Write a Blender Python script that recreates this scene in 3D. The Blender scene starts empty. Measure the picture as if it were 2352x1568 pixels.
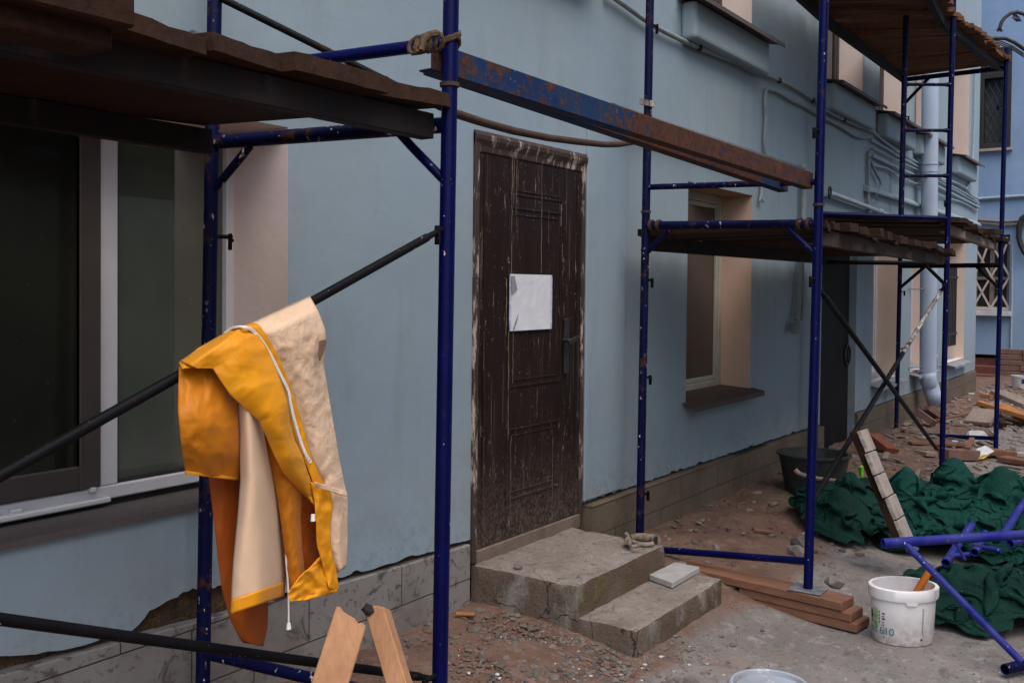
import bpy, math, random
from mathutils import Vector, noise
random.seed(11)
R = math.radians
V3 = Vector
sc = bpy.context.scene
COL = sc.collection

# ------------------------------------------------------------------ camera model
# X runs along the blue facade, the facade is the plane Y = 0 (yard at Y < 0), Z is up.
CAM = V3((0.0, -2.87, 1.67))
FPX, W0, H0, SHV = 2298.0, 2352.0, 1568.0, 78.0
_a, _p, _r = R(34.2), R(1.2), 0.009
_f0 = V3((math.cos(_a), math.sin(_a), 0)); _r0 = V3((math.sin(_a), -math.cos(_a), 0)); _u0 = V3((0, 0, 1))
FWD = _f0*math.cos(_p) - _u0*math.sin(_p)
_u1 = _u0*math.cos(_p) + _f0*math.sin(_p)
RGT = _r0*math.cos(_r) + _u1*math.sin(_r)
UPV = _u1*math.cos(_r) - _r0*math.sin(_r)

def ray(px, py):
    return FWD + RGT*((px-W0/2)/FPX) + UPV*((H0/2-SHV-py)/FPX)
def PY(px, py, Y):
    d = ray(px, py); return CAM + d*((Y-CAM.y)/d.y)
def PZ(px, py, Z):
    d = ray(px, py); return CAM + d*((Z-CAM.z)/d.z)
def PX(px, py, X):
    d = ray(px, py); return CAM + d*((X-CAM.x)/d.x)
def PD(px, py, depth):
    return CAM + ray(px, py)*depth
def project(p):
    d = V3(p)-CAM; z = d.dot(FWD)
    return W0/2+FPX*d.dot(RGT)/z, H0/2-SHV-FPX*d.dot(UPV)/z

def sstep(a, b, x):
    t = max(0.0, min(1.0, (x-a)/(b-a))); return t*t*(3-2*t)
def lerp(a, b, t): return a+(b-a)*t
def N(x, y=0.0, z=0.0): return noise.noise(V3((x, y, z)))
def fbm(x, y=0.0, z=0.0, o=4): return noise.fractal(V3((x, y, z)), 1.0, 2.0, o)

# ------------------------------------------------------------------ a small cloth relaxer
import numpy as np
def relax(P, rest, fixed, iters, grav=0.0, post=None, k2=.80, k4=.62, stiff=1.0):
    """P: (ny, nx, 3) points; rest: the same grid at its true size, which gives every thread its length."""
    P = P.copy(); w = np.where(fixed, 0.0, 1.0)[..., None]
    ny, nx = P.shape[:2]; G = []
    def pairs(dj, di, step):
        if dj == 0:
            for par in (0, 1):
                idx = [i for i in range(0, nx-di) if (i//step) % 2 == par]; yield (slice(0, ny), np.array(idx)), (slice(0, ny), np.array(idx)+di)
        elif di == 0:
            for par in (0, 1):
                idx = np.array([j for j in range(0, ny-dj) if (j//step) % 2 == par]); yield (idx, slice(0, nx)), (idx+dj, slice(0, nx))
        else:
            for par in (0, 1):
                idx = np.array([j for j in range(0, ny-1) if j % 2 == par])
                if di > 0: yield (idx, slice(0, nx-1)), (idx+1, slice(1, nx))
                else: yield (idx, slice(1, nx)), (idx+1, slice(0, nx-1))
    for (dj, di, st, kk) in ((0, 1, 1, None), (1, 0, 1, None), (1, 1, 1, 0), (1, -1, 1, 0), (0, 2, 2, k2), (2, 0, 2, k2), (0, 4, 4, k4), (4, 0, 4, k4)):
        for a, b in pairs(dj, di, st):
            L = np.linalg.norm(rest[a]-rest[b], axis=-1, keepdims=True); G.append((a, b, L, kk))
    for it in range(iters):
        if grav: P[..., 2] -= grav*w[..., 0]
        for a, b, L, kk in G:
            A, B = P[a], P[b]; d = B-A; l = np.linalg.norm(d, axis=-1, keepdims=True)+1e-9
            if kk is None: c = (l-L)/l*stiff
            elif kk == 0: c = np.clip((l-L*1.02)/l, 0, None)*.6+np.clip((l-L*.80)/l, None, 0)*.4
            else: c = np.clip((l-L*kk)/l, None, 0)*.7
            wa, wb = w[a], w[b]; sw = wa+wb; sw = np.where(sw == 0, 1, sw)
            P[a] = A+d*c*wa/sw; P[b] = B-d*c*wb/sw
        if post is not None: P = post(P, it)
    return P

# ------------------------------------------------------------------ mesh helper
class MB:
    def __init__(s): s.v = []; s.f = []; s.m = []
    def add(s, vs, fs, m=0):
        o = len(s.v); s.v += [V3(v) for v in vs]
        for f in fs: s.f.append([i+o for i in f]); s.m.append(m)
        return s
    def box(s, x0, x1, y0, y1, z0, z1, m=0):
        return s.add([(x0,y0,z0),(x1,y0,z0),(x1,y1,z0),(x0,y1,z0),(x0,y0,z1),(x1,y0,z1),(x1,y1,z1),(x0,y1,z1)],
                     [(0,3,2,1),(4,5,6,7),(0,1,5,4),(1,2,6,5),(2,3,7,6),(3,0,4,7)], m)
    def obox(s, c, ax, ay, az, m=0):
        c = V3(c); vs = []
        for k in (-1, 1):
            for (i, j) in ((-1,-1),(1,-1),(1,1),(-1,1)): vs.append(c+ax*i+ay*j+az*k)
        return s.add(vs, [(0,3,2,1),(4,5,6,7),(0,1,5,4),(1,2,6,5),(2,3,7,6),(3,0,4,7)], m)
    def bar(s, p, q, w, h, up=(0,0,1), m=0):
        p, q = V3(p), V3(q); d = q-p; t = d.normalized(); sd = t.cross(V3(up)).normalized(); u = sd.cross(t)
        return s.obox((p+q)/2, d/2, sd*w/2, u*h/2, m)
    def tube(s, path, r, n=12, cap=True, m=0, closed=False):
        path = [V3(p) for p in path]; k = len(path)
        rs = r if isinstance(r, (list, tuple)) else [r]*k
        ts = []
        for i in range(k):
            a = path[max(0, i-1)]; b = path[min(k-1, i+1)]; ts.append((b-a).normalized())
        ref = V3((0,0,1)) if abs(ts[0].z) < 0.9 else V3((0,1,0))
        sd = ts[0].cross(ref).normalized(); vs = []
        for i in range(k):
            sd = (sd - ts[i]*sd.dot(ts[i])).normalized(); u = ts[i].cross(sd)
            for j in range(n):
                an = 2*math.pi*j/n; vs.append(path[i]+(sd*math.cos(an)+u*math.sin(an))*rs[i])
        fs = [(i*n+j, i*n+(j+1) % n, (i+1)*n+(j+1) % n, (i+1)*n+j) for i in range(k-1) for j in range(n)]
        if cap: fs += [tuple(range(n-1, -1, -1)), tuple((k-1)*n+j for j in range(n))]
        return s.add(vs, fs, m)
    def pipe(s, p, q, r, n=16, t=0.004, m=0):      # a tube with open, hollow ends
        p, q = V3(p), V3(q); d = (q-p).normalized()
        ref = V3((0,0,1)) if abs(d.z) < 0.9 else V3((0,1,0))
        sd = d.cross(ref).normalized(); u = d.cross(sd); L = (q-p).length; vs = []
        st = [(0, r), (L, r), (L, r-t), (L-0.12, r-t), (0.12, r-t), (0, r-t)]
        for (a, rr) in st:
            for j in range(n):
                an = 2*math.pi*j/n; vs.append(p+d*a+(sd*math.cos(an)+u*math.sin(an))*rr)
        fs = []
        for (a, b) in ((0,1),(1,2),(2,3),(4,5),(5,0)):
            for j in range(n): fs.append((a*n+j, b*n+j, b*n+(j+1) % n, a*n+(j+1) % n))
        fs += [tuple(3*n+j for j in range(n)), tuple(4*n+n-1-j for j in range(n))]
        return s.add(vs, fs, m)
    def lathe(s, prof, c, n=32, sx=1, sy=1, m=0, ang=0.0):
        c = V3(c); vs = []
        for (r, z) in prof:
            for j in range(n):
                an = 2*math.pi*j/n; x, y = r*sx*math.cos(an), r*sy*math.sin(an)
                vs.append(c+V3((x*math.cos(ang)-y*math.sin(ang), x*math.sin(ang)+y*math.cos(ang), z)))
        k = len(prof)
        fs = [(i*n+j, i*n+(j+1) % n, (i+1)*n+(j+1) % n, (i+1)*n+j) for i in range(k-1) for j in range(n)]
        fs += [tuple(range(n-1, -1, -1)), tuple((k-1)*n+j for j in range(n))]
        return s.add(vs, fs, m)
    def prism(s, pts, off, m=0):                     # polygon (list of 3-D points) swept by a vector
        pts = [V3(p) for p in pts]; off = V3(off); n = len(pts)
        fs = [tuple(range(n-1, -1, -1)), tuple(range(n, 2*n))] + [(i, (i+1) % n, n+(i+1) % n, n+i) for i in range(n)]
        return s.add(pts+[p+off for p in pts], fs, m)
    def rock(s, c, r, sz=(1,1,1), m=0, rnd=random):
        t = (1+5**.5)/2
        vs = [(-1,t,0),(1,t,0),(-1,-t,0),(1,-t,0),(0,-1,t),(0,1,t),(0,-1,-t),(0,1,-t),(t,0,-1),(t,0,1),(-t,0,-1),(-t,0,1)]
        fs = [(0,11,5),(0,5,1),(0,1,7),(0,7,10),(0,10,11),(1,5,9),(5,11,4),(11,10,2),(10,7,6),(7,1,8),(3,9,4),(3,4,2),(3,2,6),(3,6,8),(3,8,9),(4,9,5),(2,4,11),(6,2,10),(8,6,7),(9,8,1)]
        a = rnd.uniform(0, 6.28); ca, sa = math.cos(a), math.sin(a); out = []
        for v in vs:
            k = r/1.9*rnd.uniform(.62, 1.25); x, y, z = v[0]*k*sz[0], v[1]*k*sz[1], v[2]*k*sz[2]
            out.append((c[0]+x*ca-y*sa, c[1]+x*sa+y*ca, c[2]+z))
        return s.add(out, fs, m)
    def build(s, name, mats, parent=None, smooth=False, bevel=0.0, seg=1, ang=40, loc=None):
        org = V3((0,0,0))
        if parent is not None:
            p = parent
            while p is not None: org += p.location; p = p.parent
        elif loc is not None: org = V3(loc)
        me = bpy.data.meshes.new(name)
        me.from_pydata([v-org for v in s.v], [], s.f)
        if not isinstance(mats, (list, tuple)): mats = [mats]
        for m in mats: me.materials.append(m)
        if len(mats) > 1: me.polygons.foreach_set('material_index', s.m)
        if smooth:
            me.polygons.foreach_set('use_smooth', [True]*len(me.polygons)); me.set_sharp_from_angle(angle=R(ang))
        me.update()
        o = bpy.data.objects.new(name, me); COL.objects.link(o)
        if parent is not None: o.parent = parent
        elif loc is not None: o.location = org
        if bevel:
            b = o.modifiers.new('bevel', 'BEVEL'); b.width = bevel; b.segments = seg; b.limit_method = 'ANGLE'; b.angle_limit = R(40)
        return o

def tag(o, label=None, cat=None, group=None, kind=None):
    if label: o['label'] = label
    if cat: o['category'] = cat
    if group: o['group'] = group
    if kind: o['kind'] = kind
    return o
def thing(name, label, cat, loc, group=None):
    o = bpy.data.objects.new(name, None); COL.objects.link(o); o.location = V3(loc); o.empty_display_size = .1
    return tag(o, label, cat, group)
def single(name, label, cat, mb, mats, group=None, **k):
    c = V3((sum(v.x for v in mb.v)/len(mb.v), sum(v.y for v in mb.v)/len(mb.v), min(v.z for v in mb.v)))
    return tag(mb.build(name, mats, loc=c, **k), label, cat, group)

# ------------------------------------------------------------------ materials
class NT:
    def __init__(s, name):
        s.mat = bpy.data.materials.new(name); s.mat.use_nodes = True; s.t = s.mat.node_tree
        s.b = s.t.nodes['Principled BSDF']; s.tc = None
    def n(s, typ, **k):
        x = s.t.nodes.new(typ)
        for a, v in k.items(): setattr(x, a, v)
        return x
    def l(s, a, b): s.t.links.new(a, b)
    def co(s, scale=(1,1,1), rnd=True):
        if s.tc is None:
            s.tc = s.n('ShaderNodeTexCoord'); oi = s.n('ShaderNodeObjectInfo')
            mul = s.n('ShaderNodeMath', operation='MULTIPLY'); s.l(oi.outputs['Random'], mul.inputs[0]); mul.inputs[1].default_value = 37.0
            add = s.n('ShaderNodeVectorMath', operation='ADD'); s.l(s.tc.outputs['Object'], add.inputs[0]); s.l(mul.outputs[0], add.inputs[1])
            s.rv = add.outputs[0]
        src = s.rv if rnd else s.tc.outputs['Object']
        if scale == (1,1,1): return src
        mp = s.n('ShaderNodeVectorMath', operation='MULTIPLY'); s.l(src, mp.inputs[0]); mp.inputs[1].default_value = scale
        return mp.outputs[0]
    def noise(s, scale, detail=4, rough=.55, vec=(1,1,1), dist=0.0, rnd=True):
        x = s.n('ShaderNodeTexNoise'); x.inputs['Scale'].default_value = scale; x.inputs['Detail'].default_value = detail
        x.inputs['Roughness'].default_value = rough; x.inputs['Distortion'].default_value = dist
        s.l(s.co(vec, rnd), x.inputs['Vector']); return x.outputs['Fac']
    def voro(s, scale, vec=(1,1,1)):
        x = s.n('ShaderNodeTexVoronoi'); x.inputs['Scale'].default_value = scale; s.l(s.co(vec), x.inputs['Vector']); return x.outputs['Distance']
    def rng(s, fac, a, b, lo=0.0, hi=1.0):
        x = s.n('ShaderNodeMapRange'); x.inputs[1].default_value = a; x.inputs[2].default_value = b
        x.inputs[3].default_value = lo; x.inputs[4].default_value = hi; s.l(fac, x.inputs[0]); return x.outputs[0]
    def math(s, op, a, b):
        x = s.n('ShaderNodeMath', operation=op)
        for i, v in enumerate((a, b)):
            if isinstance(v, (int, float)): x.inputs[i].default_value = v
            else: s.l(v, x.inputs[i])
        return x.outputs[0]
    def mix(s, fac, a, b):
        x = s.n('ShaderNodeMix', data_type='RGBA')
        if isinstance(fac, (int, float)): x.inputs[0].default_value = fac
        else: s.l(fac, x.inputs[0])
        for i, v in ((6, a), (7, b)):
            if isinstance(v, tuple): x.inputs[i].default_value = (v[0], v[1], v[2], 1)
            else: s.l(v, x.inputs[i])
        return x.outputs[2]
    def z(s):
        sp = s.n('ShaderNodeSeparateXYZ'); s.l(s.co((1,1,1), False), sp.inputs[0]); return sp.outputs
    def out(s, col=None, rough=.7, bump=None, bstr=.3, bdist=.01, spec=None, metal=None):
        if col is not None:
            if isinstance(col, tuple): s.b.inputs['Base Color'].default_value = (*col, 1)
            else: s.l(col, s.b.inputs['Base Color'])
        if isinstance(rough, (int, float)): s.b.inputs['Roughness'].default_value = rough
        else: s.l(rough, s.b.inputs['Roughness'])
        if spec is not None: s.b.inputs['Specular IOR Level'].default_value = spec
        if metal is not None: s.b.inputs['Metallic'].default_value = metal
        if bump is not None:
            x = s.n('ShaderNodeBump'); x.inputs['Strength'].default_value = bstr; x.inputs['Distance'].default_value = bdist
            s.l(bump, x.inputs['Height']); s.l(x.outputs[0], s.b.inputs['Normal'])
        return s.mat

def m_plaster(name, c1, c2, stain, smax=.45, grit=260, mud=0.0):
    t = NT(name)
    a = t.rng(t.noise(1.1, 5, .6), .35, .68)
    col = t.mix(a, c1, c2)
    col = t.mix(t.rng(t.noise(.42, 3, .5), .42, .66, 0, .6), col, (c1[0]*.98, c1[1]*.90, c1[2]*.76))
    st = t.rng(t.noise(2.6, 6, .65, (3.0, 3.0, .45)), .54, .8, 0, smax)
    col = t.mix(st, col, stain)
    sp = t.rng(t.noise(19, 3, .6), .70, .80, 0, .35)
    col = t.mix(sp, col, stain)
    if mud:
        zz = t.z()[2]
        col = t.mix(t.math('MULTIPLY', t.rng(zz, 1.25, .5, 0, mud), t.rng(t.noise(2.2, 6, .66), .42, .68)), col, (.19, .155, .11))
        col = t.mix(t.math('MULTIPLY', t.rng(zz, .75, .42, 0, mud), t.rng(t.noise(30, 5, .7), .5, .62)), col, (.15, .115, .085))
    g = t.noise(grit, 2, .6); col = t.mix(t.rng(g, .3, .7, 0, .16), col, tuple(x*.55 for x in c1))
    h = t.math('ADD', t.math('MULTIPLY', t.noise(7, 4), 2.2), t.math('MULTIPLY', g, .28))
    return t.out(col, .88, h, .35, .006, .25)

def m_simple(name, c1, c2, scale=6, rough=.7, bstr=.25, bscale=90, vec=(1,1,1), spec=.4, metal=0.0, bdist=.004):
    t = NT(name); col = t.mix(t.rng(t.noise(scale, 5, .6, vec), .32, .7), c1, c2)
    return t.out(col, rough, t.noise(bscale, 3, .6, vec), bstr, bdist, spec, metal)

def m_paint(name, blue, blue2, rustf=.60, splat=.66, rough=.38):
    t = NT(name)
    col = t.mix(t.rng(t.noise(9, 4), .35, .7), blue, blue2)
    ru = t.rng(t.noise(14, 7, .72), rustf, rustf+.07); col = t.mix(ru, col, (.055, .022, .012))
    w = t.rng(t.noise(52, 3, .55, (1, 1, .5)), splat, splat+.03); w2 = t.rng(t.noise(3.5, 3, .5), .42, .6)
    w = t.math('MULTIPLY', w, w2); col = t.mix(w, col, (.62, .58, .52))
    sm = t.rng(t.noise(110, 2, .5), .745, .78); col = t.mix(t.math('MULTIPLY', sm, .8), col, (.6, .56, .5))
    h = t.math('ADD', t.math('MULTIPLY', w, .6), t.math('MULTIPLY', t.noise(60, 4), .5))
    rg = t.math('ADD', t.math('MULTIPLY', t.math('MAXIMUM', ru, w), .4), rough)
    return t.out(col, rg, h, .3, .003, .15)

def m_rustbeam(name, shift=0.0):
    t = NT(name)
    big = t.noise(2.3, 4, .6); fine = t.noise(16, 7, .75)
    ox = t.z()[0]; bias = t.math('MULTIPLY', t.rng(ox, -.55, .0, .0, .16), t.rng(ox, .95, 1.25, 1.0, .25))
    k = t.rng(t.math('ADD', t.math('ADD', t.math('MULTIPLY', big, .7), bias), t.math('MULTIPLY', fine, 1.0)), .81+shift, .87+shift)
    rust = t.mix(t.rng(t.noise(38, 6, .7), .35, .65), (.105, .034, .015), (.03, .015, .011))
    blue = t.mix(t.rng(t.noise(8, 3), .35, .65), (.004, .020, .085), (.009, .036, .09))
    col = t.mix(k, blue, rust)
    pale = t.rng(t.noise(60, 3, .6), .70, .76); col = t.mix(t.math('MULTIPLY', pale, .6), col, (.3, .27, .25))
    return t.out(col, .78, t.math('ADD', t.math('MULTIPLY', k, .5), fine), .5, .004, .3)

def m_wood(name, c1, c2, dirt=(.05, .035, .028), damt=.5, axis=0, rough=.85):
    t = NT(name); v = [(.18, 1, 1), (1, .18, 1), (1, 1, .18)][axis]
    gr = t.noise(42, 5, .65, v, .6); big = t.noise(7, 4, .6, v)
    col = t.mix(t.rng(gr, .3, .7), c1, c2); col = t.mix(t.rng(big, .45, .75, 0, damt), col, dirt)
    return t.out(col, rough, t.math('ADD', gr, t.math('MULTIPLY', t.noise(150, 3, .6, v), .6)), .5, .004, .2)

M = {}
M['blue_plaster'] = m_plaster('blue_plaster', (.262, .338, .402), (.30, .368, .412), (.21, .215, .19), .36, 260, .36)
M['far_plaster'] = m_plaster('far_plaster', (.22, .33, .50), (.27, .38, .56), (.19, .23, .28), .3)
M['reveal'] = m_plaster('reveal_plaster', (.78, .63, .56), (.83, .69, .62), (.58, .46, .40), .25)
M['reveal_peach'] = m_plaster('peach_reveal_plaster', (.56, .375, .28), (.62, .43, .33), (.40, .28, .21), .3)
M['reveal_pink'] = m_plaster('pinkish_reveal_plaster', (.72, .60, .57), (.77, .655, .625), (.52, .43, .40), .3)
M['opp'] = m_plaster('opposite_plaster', (.50, .52, .40), (.56, .57, .45), (.36, .36, .28))
M['opp_dark'] = m_simple('dark_band', (.07, .065, .05), (.10, .09, .07))
M['foam'] = m_simple('brown_foam', (.035, .022, .012), (.10, .058, .025), 22, .95, .9, 70, bdist=.02)
M['blue_paint'] = m_paint('blue_paint', (.0008, .0018, .042), (.0012, .003, .062), .63, .69, .40)
M['blue_paint_old'] = m_paint('blue_paint_old', (.0008, .0018, .028), (.0014, .003, .042), .56, .645, .55)
M['blue_paint_dusty'] = m_paint('blue_paint_dusty', (.012, .016, .19), (.04, .045, .22), .62, .66, .5)
M['black_paint'] = m_paint('black_paint', (.0025, .0025, .004), (.005, .0045, .006), .63, .715, .6)
M['worn_white'] = m_paint('worn_white_paint', (.35, .33, .30), (.05, .04, .04), .52, .50, .6)
M['beam'] = m_rustbeam('rusty_blue_beam')
M['beam_blue'] = m_rustbeam('blue_beam_rust', .06)
M['beam_dark'] = m_simple('shaded_rusty_beam', (.005, .006, .010), (.020, .009, .006), 12, .85, .5, 60)  # rusty blue beam, its colour deepened to hold the shade under the deck
M['rustrod'] = m_simple('rusted_rod', (.075, .035, .018), (.03, .02, .014), 26, .85, .7, 80)
M['deckwood_shaded'] = m_wood('shaded_deck_wood', (.046, .019, .009), (.020, .009, .0045), (.008, .0045, .003), .7, 1)  # vignette and under-deck shade put into the wood colour, hence near-black
M['highwood'] = m_wood('lighter_deck_wood', (.20, .09, .042), (.10, .045, .022), (.03, .016, .01), .7, 1)  # lighter copy of the deck wood for the upper decks, without that shade
M['plank'] = m_wood('red_brown_plank', (.25, .125, .08), (.17, .078, .046), (.10, .05, .035), .5, 1)
M['freshwood'] = m_wood('fresh_wood', (.46, .25, .14), (.36, .18, .09), (.22, .10, .05), .45, 2)
M['palewood'] = m_wood('pale_wood', (.44, .37, .325), (.32, .26, .225), (.17, .125, .10), .6, 1)
M['greywood'] = m_wood('grey_wood', (.30, .24, .20), (.20, .15, .12), (.10, .07, .05), .5, 0)
M['orangewood'] = m_wood('orange_wood', (.42, .19, .07), (.33, .13, .04), (.16, .07, .03), .4, 0)
M['brick'] = m_simple('red_brick', (.24, .075, .045), (.16, .055, .035), 14, .92, .6, 60)
M['brickdust'] = m_simple('dusty_brick', (.22, .115, .09), (.14, .08, .065), 10, .92, .5, 60)
M['stone'] = m_simple('stone', (.25, .21, .185), (.13, .105, .09), 18, .9, .5, 60)
M['rubble'] = m_simple('grey_rubble', (.19, .16, .142), (.08, .064, .055), 9, .92, .4, 60)
M['palechip'] = m_simple('pale_chips', (.52, .52, .53), (.36, .35, .34), 9, .8, .3, 60)
M['dirtclod'] = m_simple('red_earth', (.19, .11, .08), (.11, .065, .048), 9, .95, .4, 60)
M['brownchip'] = m_simple('earth_clods', (.155, .11, .085), (.08, .055, .044), 9, .95, .4, 60)
M['tile'] = m_simple('grey_tile', (.40, .39, .38), (.30, .28, .26), 12, .75, .4, 120)
M['white_frame'] = m_simple('white_window_frame', (.60, .58, .60), (.52, .50, .52), 5, .45, .1, 80)
M['cream_frame'] = m_simple('cream_window_frame', (.45, .42, .34), (.36, .33, .27), 5, .5, .1, 80)
M['brown_frame'] = m_simple('brown_sash', (.062, .046, .042), (.045, .033, .03), 5, .6, .1, 80)
M['sill_metal'] = m_simple('brown_sill_metal', (.125, .10, .095), (.07, .056, .053), 160, .6, .15, 200)
M['sill_brown'] = m_simple('rust_brown_sill', (.09, .055, .045), (.06, .038, .03), 8, .7, .2, 90)
M['sill_grey'] = m_simple('grey_flashing', (.30, .31, .34), (.20, .20, .22), 8, .55, .2, 90)
M['black_metal'] = m_simple('black_metal', (.015, .014, .016), (.03, .026, .025), 20, .6, .3, 90)
M['cable_paint'] = m_simple('painted_conduit', (.26, .30, .31), (.20, .22, .22), 14, .7, .3, 60)
M['cable_blue'] = m_simple('blue_painted_conduit', (.32, .40, .46), (.24, .30, .34), 14, .7, .3, 60)
M['white_pipe'] = m_simple('white_pipe', (.50, .54, .58), (.40, .43, .46), 9, .5, .1, 60)
M['downpipe'] = m_simple('downpipe_paint', (.36, .43, .56), (.42, .49, .61), 4, .45, .12, 24)
M['pipe_grey'] = m_simple('grey_pipe', (.11, .12, .12), (.08, .085, .085), 12, .8, .3, 60)
M['rubber'] = m_simple('black_rubber', (.012, .012, .012), (.03, .028, .026), 9, .6, .3, 60)
M['netgreen'] = None
M['orange_plastic'] = m_simple('orange_plastic', (.62, .17, .015), (.48, .12, .012), 22, .5, .2, 60)
M['steel'] = m_simple('scraped_steel', (.30, .31, .34), (.14, .13, .13), 30, .45, .3, 90, metal=.4)
M['cloth_grey'] = m_simple('dirty_cloth', (.28, .22, .17), (.13, .10, .08), 22, .95, .6, 300)
M['cord'] = m_simple('white_cord', (.85, .82, .78), (.74, .70, .66), 60, .8, .3, 300)
M['paper_white'] = m_simple('paper', (.62, .62, .62), (.5, .49, .47), 12, .85, .2, 60)
M['yellow'] = m_simple('yellow_plastic', (.62, .36, .02), (.5, .28, .02), 12, .7, .2, 60)
M['hivis'] = m_simple('hi_vis_green', (.25, .85, .05), (.2, .7, .04), 30, .7, .2, 200)
M['tub'] = m_simple('black_tub', (.014, .016, .015), (.04, .04, .036), 14, .6, .3, 60)
M['redstep'] = m_simple('red_brown_step', (.16, .05, .04), (.11, .04, .03), 8, .85, .3, 60)
M['interior'] = m_simple('dark_interior', (.012, .011, .012), (.02, .018, .018))
M['curtain'] = m_simple('room_behind_glass', (.16, .13, .12), (.10, .08, .075), 3)
M['rope'] = m_simple('rope', (.12, .07, .035), (.045, .03, .02), 70, .95, .8, 220, (1, 1, 1))
M['bluerag'] = m_simple('blue_rope', (.05, .10, .18), (.09, .08, .07), 60, .95, .8, 220)

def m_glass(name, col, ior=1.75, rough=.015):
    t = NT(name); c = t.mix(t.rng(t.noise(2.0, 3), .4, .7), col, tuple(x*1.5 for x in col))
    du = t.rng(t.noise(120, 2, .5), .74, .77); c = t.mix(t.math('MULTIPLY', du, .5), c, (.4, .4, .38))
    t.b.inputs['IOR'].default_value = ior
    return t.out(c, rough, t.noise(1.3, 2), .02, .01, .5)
M['glass_dark'] = m_glass('dark_glass', (.006, .007, .006), 1.6, .02)
M['glass'] = m_glass('reflection_tinted_glass', (.050, .058, .042), 1.9)  # greenish base colour carries the brightness of the wall mirrored in the pane
M['glass_warm'] = m_glass('warm_glass', (.026, .023, .021), 1.9)  # warm base tint stands in for the reflection in these panes
M['glass_film'] = m_glass('filmed_glass', (.012, .012, .009), 1.35, .06)

def m_tiles(name, base, dark, brown, bw, bh, z0, k=.6):
    t = NT(name)
    sp = t.z(); cb = t.n('ShaderNodeCombineXYZ'); t.l(sp[0], cb.inputs[0])
    off = t.math('SUBTRACT', sp[2], z0); t.l(off, cb.inputs[1])
    br = t.n('ShaderNodeTexBrick'); t.l(cb.outputs[0], br.inputs['Vector'])
    br.inputs['Scale'].default_value = 1.0; br.inputs['Mortar Size'].default_value = .0028; br.inputs['Brick Width'].default_value = bw
    br.inputs['Row Height'].default_value = bh; br.inputs['Mortar Smooth'].default_value = .1
    br.inputs['Color1'].default_value = (.35, .35, .35, 1); br.inputs['Color2'].default_value = (.65, .65, .65, 1); br.inputs['Mortar'].default_value = (.5, .5, .5, 1)
    tone = t.math('MULTIPLY', br.outputs['Color'], 1.0)
    c = t.mix(tone, tuple(x*.86 for x in base), tuple(x*1.1 for x in base))
    ve = t.noise(11, 8, .72, (1, 1, 1), 1.6); c = t.mix(t.rng(ve, .53, .62, 0, k), c, dark)
    c = t.mix(t.rng(t.noise(2.1, 4, .6), .46, .66, 0, .75), c, brown)
    c = t.mix(t.rng(t.noise(55, 5, .7), .56, .72, 0, .35), c, dark)
    c = t.mix(br.outputs['Fac'], c, (.035, .028, .024))
    h = t.math('SUBTRACT', t.math('MULTIPLY', t.noise(30, 4), .35), br.outputs['Fac'])
    return t.out(c, .72, h, .45, .006, .3)
M['plinth_grey'] = m_tiles('grey_stone_tiles', (.235, .215, .205), (.055, .042, .04), (.13, .105, .088), .56, .205, .055, .85)
M['plinth_beige'] = m_tiles('beige_stone_tiles', (.150, .115, .082), (.065, .045, .032), (.095, .066, .046), .62, .165, .075, .4)

def m_ground():
    t = NT('dirt_and_concrete')
    at = t.n('ShaderNodeVertexColor'); at.layer_name = 'dirt'
    sp = t.n('ShaderNodeSeparateColor'); t.l(at.outputs['Color'], sp.inputs[0])
    m = t.math('ADD', sp.outputs[0], t.math('MULTIPLY', t.math('SUBTRACT', t.noise(3.2, 7, .68), .5), 1.15))
    m = t.rng(m, .38, .62)
    con = t.mix(t.rng(t.noise(1.7, 6, .62), .34, .68), (.235, .212, .195), (.155, .138, .126))
    con = t.mix(t.rng(t.noise(9, 8, .76), .53, .66, 0, .8), con, (.33, .31, .295))
    con = t.mix(t.rng(t.noise(19, 8, .8), .54, .62, 0, .6), con, (.11, .095, .085))
    con = t.mix(t.rng(t.noise(4.2, 5, .65, (1, 1, 1), 1.0), .55, .68, 0, .7), con, (.075, .066, .06))
    con = t.mix(t.rng(t.noise(46, 4, .7), .60, .67, 0, .85), con, (.06, .05, .044))
    con = t.mix(t.math('MULTIPLY', t.rng(t.noise(23, 6, .7, (1, 1.8, 1)), .61, .68, 0, .75), t.rng(t.noise(2.0, 3, .5), .42, .6)), con, (.46, .45, .44))
    con = t.mix(t.rng(t.noise(2.6, 4, .6), .56, .75, 0, .6), con, (.25, .165, .125))
    d = t.mix(t.rng(t.noise(3.1, 7, .68), .33, .66), (.205, .122, .088), (.115, .068, .050))
    d = t.mix(t.rng(t.noise(12, 8, .74), .52, .70, 0, .8), d, (.27, .19, .155))
    d = t.mix(t.rng(t.noise(33, 5, .7), .57, .70, 0, .8), d, (.055, .034, .026))
    d = t.mix(t.rng(t.noise(70, 3, .6), .66, .73, 0, .7), d, (.36, .30, .27))
    d = t.mix(t.rng(t.noise(1.4, 5, .6), .50, .68, 0, .55), d, (.19, .155, .135))
    c = t.mix(m, con, d)
    h = t.math('ADD', t.math('MULTIPLY', t.noise(28, 7, .72), t.math('ADD', t.math('MULTIPLY', m, 1.5), .35)), t.math('MULTIPLY', t.noise(120, 3, .6), .4))
    return t.out(c, .93, h, .55, .018, .2)
M['ground'] = m_ground()

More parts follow.
